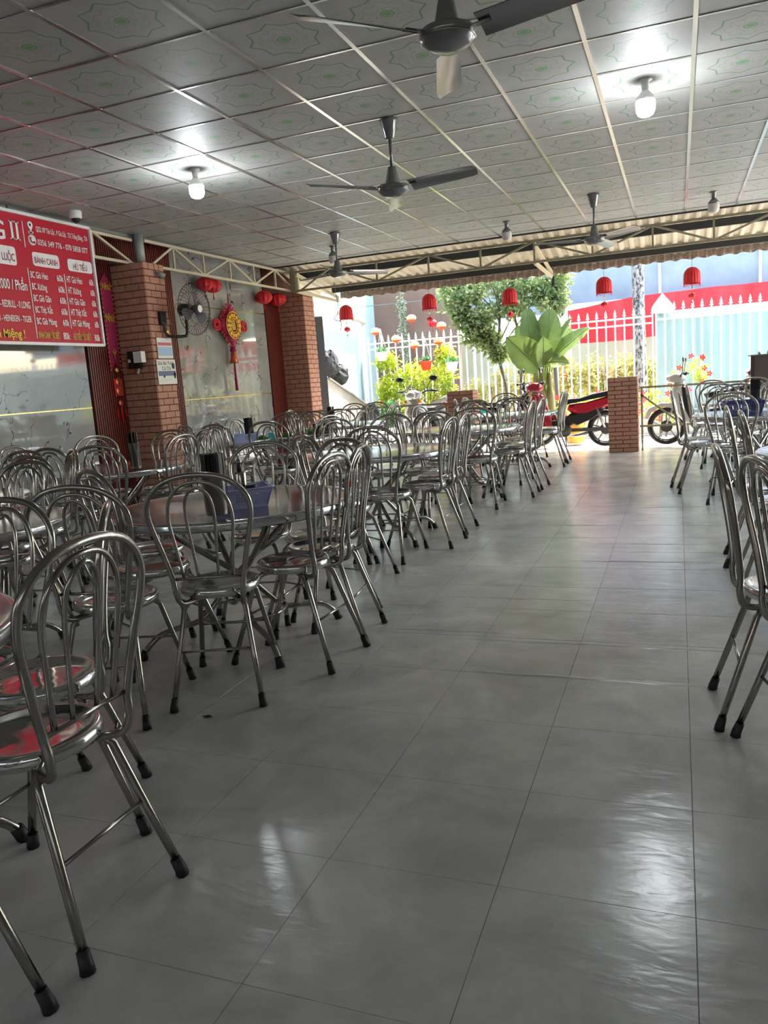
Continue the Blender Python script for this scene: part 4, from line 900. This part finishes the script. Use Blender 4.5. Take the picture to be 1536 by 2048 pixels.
CH = [
 (-1.497, 1.369, -1, 0, 'large steel chair nearest the camera, back to aisle, '+T0),
 (-1.520, 0.930, -1, 0.12, 'steel chair cut by the lower left frame edge '+T0),
 (-1.779, 1.683, -0.8, -0.6, 'steel hoop-back chair second from the camera, angled inward, '+T0),
 (-2.110, 1.720, 0, -1, 'steel hoop-back chair facing the camera on the far side, '+T0),
 (-1.829, 2.759, -0.35, 0.94, 'steel hoop-back chair seen squarely from behind, '+T1),
 (-2.157, 2.496, -0.25, 0.96, 'steel hoop-back chair just left of the front one, '+T1),
 (-2.350, 3.006, 0.45, 0.89, 'steel hoop-back chair at the left side, twisted inward, '+T1),
 (-2.641, 3.397, 0.75, 0.66, 'steel chair at the far left side, twisted inward '+T1),
 (-1.681, 3.153, -1, 0.06, 'steel chair, orange sticker on its hoop, '+T1),
 (-1.688, 3.471, -1, -0.12, 'steel chair behind the orange-stickered one '+T1),
 (-1.839, 3.759, -0.35, -0.94, 'steel hoop-back chair at the far right side, '+T1),
 (-2.204, 3.765, 0.25, -0.97, 'steel hoop-back chair facing the camera behind the basket, '+T1),
 (-2.041, 4.603, 0.62, 0.78, 'steel chair with slanting rods between the first and second aisle tables'),
 (-2.287, 4.984, 0.88, 0.48, 'slanting steel hoop-back chair on the wall side, '+T2),
 (-1.953, 5.182, 0.02, 1, 'steel hoop-back chair seen from behind at the near side, '+T2),
 (-1.820, 5.620, -1, 0.05, 'steel chair first on the aisle side '+T2),
 (-1.841, 6.100, -1, 0, 'steel hoop-back chair seen edge-on, second on the aisle side, '+T2),
 (-2.74, 6.32, 0.75, -0.66, 'steel hoop-back chair on the wall side, farther one, '+T2),
 (-2.405, 6.420, 0.1, -1, 'steel hoop-back chair facing the camera at the far left, '+T2),
 (-2.092, 6.500, -0.25, -0.97, 'steel hoop-back chair facing the camera at the far right, '+T2),
 (-2.100, 7.150, 0, 1, 'steel hoop-back chair seen from behind left of the aisle corner, '+T3),
 (-1.780, 7.300, -0.05, 1, 'steel hoop-back chair seen from behind beside the aisle, near side, '+T3),
 (-1.620, 7.920, -1, 0, 'steel hoop-back chair edge-on at the aisle, first, '+T3),
 (-1.600, 8.420, -1, 0.05, 'steel hoop-back chair edge-on at the aisle, second, '+T3),
 (-2.406, 7.529, 1, 0.2, 'narrow-looking steel chair on the wall side, nearer, '+T3),
 (-2.477, 8.332, 1, -0.2, 'narrow-looking steel chair on the wall side, farther, '+T3),
 (-2.250, 8.720, 0.1, -1, 'steel hoop-back chair facing the camera at the far left side, '+T3),
 (-1.800, 8.850, -0.1, -1, 'steel hoop-back chair facing the camera at the far right side, '+T3),
 (-2.250, 9.350, 0, 1, 'steel hoop-back chair from behind, left one, '+T4),
 (-1.840, 9.350, 0, 1, 'steel hoop-back chair from behind, right one, '+T4),
 (-1.632, 10.317, -1, 0, 'steel chair edge-on at the aisle, nearer one, '+T4),
 (-1.665, 10.800, -1, 0.05, 'steel chair edge-on at the aisle, farther one, '+T4),
 (-2.460, 9.950, 1, 0.2, 'narrow-looking steel chair, nearer on the wall side, '+T4),
 (-2.469, 10.457, 1, 0, 'narrow-looking steel chair, farther on the wall side, '+T4),
 (-2.330, 11.120, 0.1, -1, 'steel chair facing the camera, far left, '+T4),
 (-1.990, 11.140, -0.1, -1, 'steel chair facing the camera, far right, '+T4),
 # left columns
 (-3.40, 3.12, 0.05, -1, 'steel hoop-back chair cut by the left frame edge, facing the camera, '+T7),
 (-3.70, 3.42, -.1, -1, 'steel hoop-back chair facing the camera, behind the frame-edge one, '+T7),
 (-4.232, 3.935, 0.05, -1, 'dark-topped steel chair, back to the next table, '+T6),
 (-3.898, 3.910, -0.6, -0.8, 'dark-topped steel chair turned to the corner, '+T6),
 (-4.162, 4.590, 0.1, 1, 'steel hoop-back chair on the camera side, left, '+T5),
 (-3.814, 4.606, -0.15, 1, 'steel hoop-back chair on the camera side, right, '+T5),
 (-4.671, 4.779, 1, 0.15, 'thin steel chair against the wall, nearer, '+T5),
 (-4.667, 5.550, 0.9, -0.4, 'thin steel chair against the wall by the scroll, '+T5),
 (-4.320, 5.740, 0, -1, 'steel chair facing the camera before the lit bricks '+T5),
 (-3.884, 5.200, -1, 0.05, 'steel hoop-back chair at the aisle side, '+T5),
 (-3.960, 5.560, -0.6, -0.8, 'steel hoop-back chair at the far right corner, '+T5),
 (-4.580, 6.980, 0.5, 0.86, 'small dark-hooped steel chair beside the pillar, near side, '+TF),
 (-4.230, 6.850, 0.1, 1, 'steel hoop-back chair from behind, left, '+TF),
 (-3.710, 6.880, -0.1, 1, 'steel hoop-back chair from behind, right, '+TF),
 (-4.449, 7.357, 0.95, 0.2, 'slanting steel chair against the wall, nearer, '+TF),
 (-4.532, 7.820, 1, -0.1, 'slanting steel chair against the wall, farther, '+TF),
 (-3.520, 7.300, -0.92, 0.35, 'steel hoop-back chair on the right side, nearer, '+TF),
 (-3.450, 7.850, -1, -0.1, 'steel hoop-back chair on the right side, farther, '+TF),
 (-4.500, 8.400, 0.1, -1, 'steel hoop-back chair facing the camera, far left, '+TF),
 (-4.150, 8.340, -0.1, -1, 'steel hoop-back chair facing the camera, far right, '+TF),
 (-4.450, 9.150, 0.1, 1, 'steel hoop-back chair from behind, left, '+TG),
 (-3.950, 9.150, -0.1, 1, 'steel hoop-back chair from behind, right, '+TG),
 (-4.667, 9.532, 1, 0.05, 'pale narrow steel chair against the far pillar, '+TG),
 (-3.865, 10.114, -1, 0.1, 'steel chair edge-on at the right side, '+TG),
 (-4.564, 10.720, 0.05, -1, 'steel chair facing the camera before the ramp wall, left, '+TG),
 (-4.225, 10.720, -0.05, -1, 'steel chair facing the camera before the ramp wall, right, '+TG),
 # right column
 (0.459, 2.554, 0.97, 0.23, 'large steel hoop-back chair nearest at the right edge, '+R3),
 (0.372, 2.892, 1, 0.02, 'steel hoop-back chair seen edge-on, second along the aisle, '+R3),
 (0.620, 2.020, 0.8, 0.6, 'steel chair cut by the right frame edge, '+R3),
 (0.568, 4.660, 1, 0, 'steel hoop-back chair with a broad glinting back, '+R2),
 (0.524, 5.140, 1, -0.05, 'steel hoop-back chair seen edge-on, farther, '+R2),
 (0.920, 4.080, 0.1, 1, 'steel hoop-back chair on the camera side, '+R2),
 (0.950, 5.550, 0, -1, 'steel hoop-back chair on the far side, '+R2),
 (0.254, 7.980, 1, 0.02, 'steel hoop-back chair standing out into the aisle, nearer, '+R1),
 (0.188, 8.400, 1, -0.02, 'steel hoop-back chair standing out into the aisle, farther, '+R1),
 (0.440, 7.420, 0.12, 1, 'steel hoop-back chair from behind with a wide hoop, '+R1),
 (0.920, 7.450, -0.05, 1, 'steel hoop-back chair from behind cut by the right edge, '+R1),
 (0.620, 8.980, 0.1, -1, 'steel hoop-back chair facing the camera, left, '+R1),
 (0.980, 9.000, -0.1, -1, 'steel hoop-back chair facing the camera, right, '+R1),
 (0.340, 10.350, 1, 0.05, 'thin steel chair edge-on at the aisle, nearer, '+R0),
 (0.340, 10.850, 1, -0.05, 'thin steel chair edge-on at the aisle, farther, '+R0),
 (0.446, 9.820, 0.1, 1, 'steel chair from behind, left, '+R0),
 (0.980, 9.780, -0.1, 1, 'steel chair from behind, right, '+R0),
 (0.443, 11.200, 0.1, -1, 'steel chair facing the camera by the rail, left, '+R0),
 (0.921, 11.220, -0.1, -1, 'steel chair facing the camera by the rail, right, '+R0),
]
placed = []
for (x, y, a, b, lb) in CH:
    if len(lb.split()) > 15: lb = lb.replace('steel hoop-back chair', 'steel chair')
    placed.append(place(x, y, a, b, lb))
o = placed[8]
stk = obj('sticker', MB().tube([Vector((.199, -.2195, .775)), Vector((.2, -.2205, .79)), Vector((.1995, -.223, .805))], .0127, 8), PAPERO, o)

for o_ in list(COL.objects):
    if o_.get('label', '').startswith('large steel hoop-back chair nearest at the right'):
        obj('sticker', MB().tube([Vector((.112, -.193, .64)), Vector((.116, -.197, .67))], .0115, 8), mat('pink_sticker', (.8, .35, .42), .5), o_)

# ================================================================== TABLES
def make_table():
    t = thing('steel_table', '', 'table', group='round folding steel tables')
    obj('tabletop', MB().lathe([(.001, .706), (.56, .706), (.572, .709), (.585, .712), (.597, .708), (.60, .70), (.60, .675), (.594, .668), (.585, .672), (.58, .69), (.001, .69)][::-1], 72), TOPM, t)
    for k in range(4):
        a = PI/4+k*PI/2; c_, s_ = math.cos(a), math.sin(a); off = Vector((-s_, c_, 0))*.03
        pts = [(.40, .685), (.30, .58), (.10, .42), (-.05, .30), (-.15, .19), (-.22, .135), (-.32, .122), (-.42, .105), (-.48, .065), (-.515, .02)]
        L = obj('leg', MB().tube(smooth_path([Vector((c_*r_, s_*r_, z))+off for r_, z in pts], 3), .0145, 9), STEEL, t)
        e = Vector((-c_*.52, -s_*.52, 0))+off
        obj('rubber_foot', MB().tube([e+Vector((c_*.02, s_*.02, .045)), e+Vector((0, 0, .0))], [.019, .022], 8), RUBBER, L)
    obj('brace', MB().tube([(.22*math.cos(i*PI/12), .22*math.sin(i*PI/12), .155) for i in range(24)], .007, 6, True), STEEL, t)
    obj('brace', MB().tube([(.30*math.cos(i*PI/12), .30*math.sin(i*PI/12), .66) for i in range(24)], .008, 6, True), STEEL, t)
    for s_ in (-1, 1):
        obj('lock_bar', MB().tube(smooth_path([(s_*.26, -.12, .66), (s_*.2, -.10, .52), (s_*.10, .0, .45), (s_*.2, .10, .52), (s_*.26, .12, .66)]), .008, 6), STEEL, t)
    return t
table = make_table(); remember(table)
TB = [(-2.12, 1.16, .2, 'round steel table reflecting the red board, lower left corner'), (-2.09, 3.34, .1, 'round steel table carrying the lilac basket and chopsticks'),
      (-2.26, 5.80, .15, 'round steel table with green and yellow reflections, second along the aisle'), (-2.12, 8.0, .3, 'round steel table third along the aisle'),
      (-2.05, 10.36, .5, 'round steel table last along the aisle in front of the red motorbike'), (-3.36, 2.72, .4, 'round steel table behind the lower left corner chairs'),
      (-4.38, 3.50, .1, 'round steel table farthest left beside the marble wall'), (-4.33, 5.18, .6, 'round steel table with a single chopstick cup near the pillar'),
      (-4.08, 7.62, .3, 'round steel table laid with dishes and herbs'), (-4.30, 9.92, .7, 'round steel table in the far left corner by the ramp wall'),
      (.98, 2.62, .2, 'round steel table nearest on the right, cut by the frame'), (1.0, 4.82, .5, 'round steel table second on the right, mostly cut by the frame'),
      (.72, 8.22, .2, 'round steel table on the right with navy basket and clear box'), (.86, 10.50, .4, 'round steel table farthest on the right by the metal rail')]
table.location = (TB[0][0], TB[0][1], 0); table.rotation_euler = (0, 0, TB[0][2]); table['label'] = TB[0][3]
for (x, y, rz, lb) in TB[1:]: dup(table, (x, y, 0), rz, lb)

# ================================================================== THINGS ON TABLES
TZ = .7125
def basket(label, x, y, rz, L, W_, H_, m_, z=TZ):
    t = thing('plastic_basket', label, 'basket', (x, y, z), rz); b = MB()
    l0, w0 = L/2*.82, W_/2*.82; l1, w1 = L/2, W_/2
    b.box(0, 0, .004, l0*2, w0*2, .008)
    def wall(A, B, C_, D_, n, rows):    # lattice wall between bottom edge A-B and top edge C-D
        A, B, C_, D_ = map(Vector, (A, B, C_, D_))
        for k in range(n+1):
            t_ = k/n; b.bar(A.lerp(B, t_), C_.lerp(D_, t_), .0045 if 0 < k < n else .008)
        for r_ in range(rows+1):
            t_ = r_/rows; b.bar(A.lerp(C_, t_), B.lerp(D_, t_), .0045, .0045)
        b.bar(A.lerp(C_, .0), B.lerp(D_, .0), .006, .02); b.bar(A.lerp(C_, .9), B.lerp(D_, .9), .006, .022)
    wall((-l0, -w0, .004), (l0, -w0, .004), (-l1, -w1, H_), (l1, -w1, H_), 24, 8); wall((l0, -w0, .004), (l0, w0, .004), (l1, -w1, H_), (l1, w1, H_), 16, 8)
    wall((l0, w0, .004), (-l0, w0, .004), (l1, w1, H_), (-l1, w1, H_), 24, 8); wall((-l0, w0, .004), (-l0, -w0, .004), (-l1, w1, H_), (-l1, -w1, H_), 16, 8)
    obj('lattice', b, m_, t)
    obj('rim', MB().tube(smooth_path([(-l1, -w1, H_), (0, -w1*1.01, H_-.002), (l1, -w1, H_+.004), (l1*1.01, 0, H_), (l1, w1, H_+.004), (0, w1*1.01, H_-.002), (-l1, w1, H_), (-l1*1.01, 0, H_)], 5, True), .0055, 6, True), m_, t)
    return t
def chopcup(label, x, y, r_=.045, hc=.165, ht=.27, z=TZ, steel=True):
    t = thing('chopstick_cup', label, 'cup', (x, y, z)); obj('cup', MB().lathe([(r_*.9, 0), (r_*.92, .004), (r_, hc), (r_*1.03, hc+.002), (r_*.97, hc), (r_*.85, .01)], 24), STEEL if steel else BLACK, t)
    c_ = MB(); rnd = random.Random(int(x*100))
    for k in range(38):
        a = rnd.uniform(0, 6.28); rr = r_*.88*math.sqrt(rnd.random()); c_.box(rr*math.cos(a), rr*math.sin(a), (ht+.02)/2, .008, .008, ht-.02+rnd.uniform(-.008, .008))
    tag(obj('chopsticks', c_, CHOP, t), kind='stuff'); return t
basket('lilac plastic lattice basket on the table with the tall chopstick cup', -1.98, 3.22, math.radians(38), .30, .21, .085, BASKET)
chopcup('tall steel cup packed with dark chopsticks beside the lilac basket', -1.955, 2.99, .056, .175, .275)
dsp = thing('sauce_dispenser', 'steel sauce dispenser with black pump standing in the lilac basket', 'dispenser', (-1.99, 3.27, TZ+.01))
obj('body', MB().lathe([(.030, 0), (.031, .004), (.031, .14), (.027, .148)], 20), STEEL, dsp); obj('neck', MB().lathe([(.012, .148), (.012, .185), (.008, .19)], 12), BLACK, dsp); obj('pump_head', MB().lathe([(.018, .19), (.014, .20), (.004, .215), (.004, .225)], 12), STEEL, dsp); obj('spout', MB().tube([(0, 0, .196), (-.03, -.02, .192)], .004, 6), STEEL, dsp)
jar = thing('sauce_jar', 'small black-lidded jar in the lilac basket', 'jar', (-1.92, 3.25, TZ+.01)); obj('jar', MB().lathe([(.026, 0), (.028, .06)], 16), GLASS, jar); obj('lid', MB().lathe([(.029, .06), (.029, .085), (.001, .086)], 16), BLACK, jar)
chopcup('steel cup with dark bristling chopsticks in front of the near pillar', -4.02, 5.08, .042, .20, .285)
basket('lilac basket on the table laid with food', -4.42, 7.48, .4, .28, .20, .08, BASKET); chopcup('black flared chopstick cup in the food table basket', -4.40, 7.52, .052, .17, .25, steel=False)
basket('navy basket with small lettering on the far right table', .56, 8.02, .1, .34, .22, .12, BASKD); chopcup('dark chopstick cup standing behind the navy basket', .70, 8.42, .05, .20, .30, steel=False)
cb = thing('clear_box', 'clear plastic storage box right of the navy basket', 'box', (.92, 8.0, TZ)); obj('box', MB().add([(-.14, -.1, 0), (.14, -.1, 0), (.14, .1, 0), (-.14, .1, 0), (-.16, -.12, .10), (.16, -.12, .10), (.16, .12, .10), (-.16, .12, .10)], [(3, 2, 1, 0), (0, 1, 5, 4), (1, 2, 6, 5), (2, 3, 7, 6), (3, 0, 4, 7)]), CLEARP, cb); obj('rim', MB().tube([(-.16, -.12, .1), (.16, -.12, .1), (.16, .12, .1), (-.16, .12, .1)], .005, 5, True), CLEARP, cb)
chopcup('dark chopstick cup on the far left table by the ramp wall', -4.55, 10.05, .055, .18, .24, steel=False)
def jarset(x, y, lb):
    t = thing('condiment_jar', lb, 'jar', (x, y, TZ)); obj('jar', MB().lathe([(.028, 0), (.03, .07), (.02, .085)], 14), GLASS, t); obj('lid', MB().lathe([(.022, .085), (.022, .105), (.001, .106)], 12), STEEL, t)
jarset(.52, 8.36, 'condiment jar left of the dark chopstick cup on the right table'); jarset(.60, 8.46, 'condiment jar just behind the navy basket on the right table')
PLATE = mat('white_ceramic', (.75, .75, .72), .2); HERB = trans_leaf('herbs', (.04, .16, .03), (.12, .30, .05), 20)
for (x, y, r_, lb) in ((-3.95, 7.55, .11, 'white plate with green herbs at the centre of the food table'), (-3.78, 7.80, .12, 'white plate with herbs at the right of the food table'), (-4.15, 7.35, .09, 'small white plate at the near side of the food table')):
    t = thing('plate', lb, 'plate', (x, y, TZ)); obj('dish', MB().lathe([(r_*.55, 0), (r_*.6, .004), (r_, .018), (r_*.98, .022), (r_*.55, .008), (.001, .008)], 24), PLATE, t)
    tag(obj('herbs', leaves(120, [(0, 0, .035, r_*.6, r_*.6, .03)], .05, int(r_*100)), HERB, t), kind='stuff')
for k, (x, y, lb) in enumerate(((-3.80, 7.95, 'tall drinking glass at the far side of the food table, left'), (-3.70, 8.02, 'tall drinking glass at the far side of the food table, right'), (-3.62, 7.62, 'drinking glass near the right rim of the food table'))):
    t = thing('drinking_glass', lb, 'glass', (x, y, TZ)); obj('glass', MB().lathe([(.028, 0), (.034, .12), (.032, .12), (.027, .006), (.001, .006)], 18), GLASS, t); obj('drink', MB().lathe([(.026, .008), (.029, .06), (.001, .061)], 14), mat('iced_tea', (.35, .22, .08), .1), t)
t = thing('tissue_pack', 'teal tissue pack lying beside the lilac basket on the food table', 'box', (-4.18, 7.62, TZ), .4); obj('pack', MB().box(0, 0, .035, .07, .11, .07), mat('teal_pack', (.05, .42, .38), .4), t); obj('tissue', MB().box(0, 0, .08, .03, .05, .03, rx=.3), WHITE, t)

# ================================================================== FRONT RAILS
def rails(name, label, x0, x1, zs, diag=None):
    t = thing(name, label, 'railing', (x0, 11.86, 0)); L = x1-x0
    for z in zs: obj('rail', MB().bar((0, 0, z), (L, 0, z), .028), CREAM2, t)
    for k in (0, 1): obj('upright', MB().bar((L*k+(.03 if k == 0 else -.03), 0, 0), (L*k+(.03 if k == 0 else -.03), 0, zs[0]), .026), CREAM2, t)
    if diag: obj('diagonal', MB().bar(*diag, .026), CREAM2, t)
    return t
rails('metal_railing', 'beige metal railing right of the lone brick post, with a diagonal brace', -.52, .90, (.90, .35), ((.02, 0, .80), (.56, 0, .36)))
rails('metal_railing', 'beige metal railing between far pillar and left brick post', -5.60, -3.36, (.84, .40), ((.1, 0, .42), (1.0, 0, .83)))

# ================================================================== MOTORBIKES
TYRE = mat('tyre', (.012, .012, .012), .7); RIMM = mat('alloy', (.35, .35, .36), .3, .9); SEATM = mat('bike_seat', (.012, .013, .018), .32); ENG = mat('engine', (.09, .09, .09), .4, .6)
HEADL = mat('headlight_glass', (.75, .78, .8), .08, .3); ORANGE = mat('indicator_orange', (.85, .30, .02), .3); TEALP = mat('teal_decal', (.03, .5, .5), .3)
def wheel(t, x, r_=.28):
    L = obj('wheel', MB().tube([(x+(r_-.035)*math.cos(i*PI/20), 0, r_+(r_-.035)*math.sin(i*PI/20)) for i in range(40)], .036, 8, True), TYRE, t)
    rm = MB().tube([(x+(r_-.075)*math.cos(i*PI/16), 0, r_+(r_-.075)*math.sin(i*PI/16)) for i in range(32)], .012, 6, True); obj('rim', rm, RIMM, L)
    sp_ = MB()
    for k in range(5):
        a = k*2*PI/5+.3; sp_.tube([(x, 0, r_), (x+(r_-.075)*math.cos(a), 0, r_+(r_-.075)*math.sin(a))], [.018, .010], 6)
    sp_.lathe([(.05, -.03), (.05, .03)], 14, (x, 0, r_), 'Y'); obj('spokes', sp_, RIMM, L)
    obj('brake_disc', MB().lathe([(.09, .035), (.09, .039)], 20, (x, 0, r_), 'Y'), ENG, L)
def motorbike(label, loc, rz, col, scooter=False, col2=None, seatlen=.62):
    col2 = col2 or col; t = thing('motorbike', label, 'motorbike', loc, rz, 'motorbikes parked before the fence')
    wheel(t, .62); wheel(t, -.60)
    obj('fork', MB().tube([(.62, .06, .28), (.50, .055, .62), (.42, .05, .92)], .018, 7).tube([(.62, -.06, .28), (.50, -.055, .62), (.42, -.05, .92)], .018, 7), RIMM, t)
    obj('front_fender', MB().slab([(.95, .40), (.88, .56), (.70, .64), (.50, .62), (.38, .48), (.44, .46), (.55, .56), (.70, .58), (.84, .50), (.90, .38)], -.07, .07, .9), col, t)
    obj('leg_shield', MB().slab([(.50, .92), (.58, .72), (.50, .48), (.34, .30), (.24, .28), (.34, .50), (.38, .72), (.40, .92)], -.17, .17, .75), col, t)
    obj('inner_shield', MB().slab([(.40, .88), (.38, .60), (.28, .34), (.20, .34), (.26, .60), (.33, .86)], -.14, .14, .9), col2, t)
    obj('headset', MB().slab([(.60, .92), (.62, 1.00), (.50, 1.07), (.36, 1.04), (.34, .94), (.42, .90)], -.13, .13, .6), col, t)
    obj('headlight', MB().lathe([(.001, .05), (.05, .045), (.075, .02), (.08, -.01)], 18, (.575, 0, .98), 'X', sx=1.2, sy=.8), HEADL, t)
    for s_ in (-1, 1):
        obj('handlebar', MB().tube(smooth_path([(.42, s_*.10, 1.0), (.38, s_*.22, 1.05), (.33, s_*.36, 1.04)]), .013, 7), BLACK, t)
        obj('grip', MB().tube([(.36, s_*.26, 1.05), (.33, s_*.37, 1.04)], .019, 8), RUBBER, t)
        m_ = obj('mirror', MB().tube(smooth_path([(.38, s_*.20, 1.06), (.37, s_*.25, 1.17), (.36, s_*.30, 1.22)]), .006, 5), BLACK, t)
        obj('mirror_glass', MB().lathe([(.001, -.012), (.05, -.010), (.06, 0), (.05, .010), (.001, .012)], 14, (.36, s_*.32, 1.25), 'X', sx=1.3, sy=.75), BLACK, m_)
        obj('indicator', MB().lathe([(.001, .04), (.03, .02), (.035, 0)], 10, (.53, s_*.14, .88), 'X'), ORANGE, t)
    obj('step_frame', MB().slab([(.34, .34), (.10, .30), (-.10, .36), (-.25, .52), (-.10, .56), (.05, .46), (.24, .44)] if not scooter else [(.34, .34), (.10, .26), (-.12, .28), (-.22, .42), (-.05, .36), (.20, .36)], -.13 if scooter else -.08, .13 if scooter else .08, .85), BLACK if not scooter else col2, t)
    obj('tail_body', MB().slab([(-.02, .60), (-.12, .52), (-.30, .52), (-.62, .63), (-.92, .76), (-.95, .82), (-.70, .79), (-.30, .70), (-.05, .68)], -.13, .13, .78), col, t)
    obj('seat', MB().slab([(.06, .66), (.10, .73), (.0, .765), (-.20, .77), (-.42, .83), (-.75, .885), (-.86, .86), (-.80, .80), (-.40, .745), (-.05, .69)], -.14, .14, .78), SEATM, t)
    obj('lower_trim', MB().slab([(.05, .50), (-.15, .34), (-.40, .44), (-.62, .60), (-.40, .60), (-.12, .52)], -.115, .115, .85), BLACK, t)
    obj('rear_fender', MB().slab([(-.60, .62), (-.85, .62), (-.98, .44), (-1.02, .30), (-.96, .32), (-.90, .46), (-.78, .55), (-.60, .58)], -.05, .05, .9), BLACK, t)
    obj('tail_light', MB().slab([(-.93, .74), (-.99, .78), (-.96, .84), (-.90, .82)], -.07, .07, .8), mat('tail_red', (.5, .01, .01), .2), t)
    obj('engine', MB().lathe([(.001, -.12), (.09, -.12), (.10, -.10), (.10, .10), (.09, .12), (.001, .12)], 16, (.02, 0, .28), 'Y').tube([(.05, 0, .30), (.26, 0, .36)], [.075, .06], 10), ENG, t)
    obj('exhaust', MB().tube(smooth_path([(.10, -.10, .22), (-.10, -.14, .18), (-.35, -.15, .22), (-.85, -.15, .34)]), [.015]*7+[.03]*4+[.042]*8, 9), RIMM, t)
    obj('shock', MB().tube([(-.58, -.11, .30), (-.46, -.11, .62)], .022, 8).tube([(-.58, .11, .30), (-.46, .11, .62)], .022, 8), RIMM, t)
    obj('swing_arm', MB().bar((-.60, .09, .28), (-.05, .09, .28), .03, .045).bar((-.60, -.09, .28), (-.05, -.09, .28), .03, .045), ENG, t)
    obj('grab_rail', MB().tube(smooth_path([(-.62, -.12, .82), (-.88, -.10, .90), (-.95, 0, .90), (-.88, .10, .90), (-.62, .12, .82)]), .011, 6), RIMM, t)
    obj('kickstand', MB().tube([(.02, -.10, .22), (-.02, -.20, .0)], .010, 6).tube([(.02, .10, .22), (-.0, .13, .0)], .010, 6), ENG, t)
    return t
BRED = mat('bike_red', (.42, .01, .03), .18, coat=.5); BBLK = mat('bike_black', (.015, .015, .018), .15, coat=.6); BGRY = mat('bike_silver', (.42, .42, .42), .2, .3, coat=.4); BWHT = mat('bike_white', (.62, .62, .60), .2, coat=.4)
mb1 = motorbike('red motorbike with black seat parked behind the lone brick post', (-1.66, 12.62, 0), PI+.10, BRED)
mb2 = motorbike('black motorbike with teal decal behind the last aisle table', (-2.78, 13.05, 0), .06, BBLK)
obj('decal', MB().slab([(-.1, .52), (-.45, .60), (-.42, .68), (-.1, .64)], -.14, -.128, .9), TEALP, mb2)
mb3 = motorbike('silver scooter facing the hall left of the left brick post', (-4.05, 13.0, 0), -1.75, BGRY, True)
mb4 = motorbike('white scooter parked behind the railing on the right', (.45, 12.55, 0), PI-.06, BWHT, True, BLACK)
mb5 = motorbike('dark scooter parked furthest right behind the right tables', (1.55, 13.1, 0), PI+.1, BBLK, True)
oc = thing('water_jug', 'orange plastic jug standing behind the red motorbike', 'jug', (-1.62, 13.45, 0)); obj('body', MB().lathe([(.14, 0), (.15, .03), (.15, .30), (.09, .42), (.05, .45), (.05, .50), (.001, .50)], 18), ORANGE, oc); obj('handle', MB().tube(smooth_path([(.06, 0, .44), (.16, 0, .42), (.15, 0, .28)]), .012, 6), ORANGE, oc)

# small litter on the floor
tag(obj('leaf_scrap', MB().add([(0, 0, .003), (.03, .01, .006), (.055, 0, .003), (.03, -.012, .004)], [(0, 1, 2, 3)]), BLACK, loc=(-1.77, 2.44, 0)), 'small black scrap lying on the floor before the front chair', 'litter')
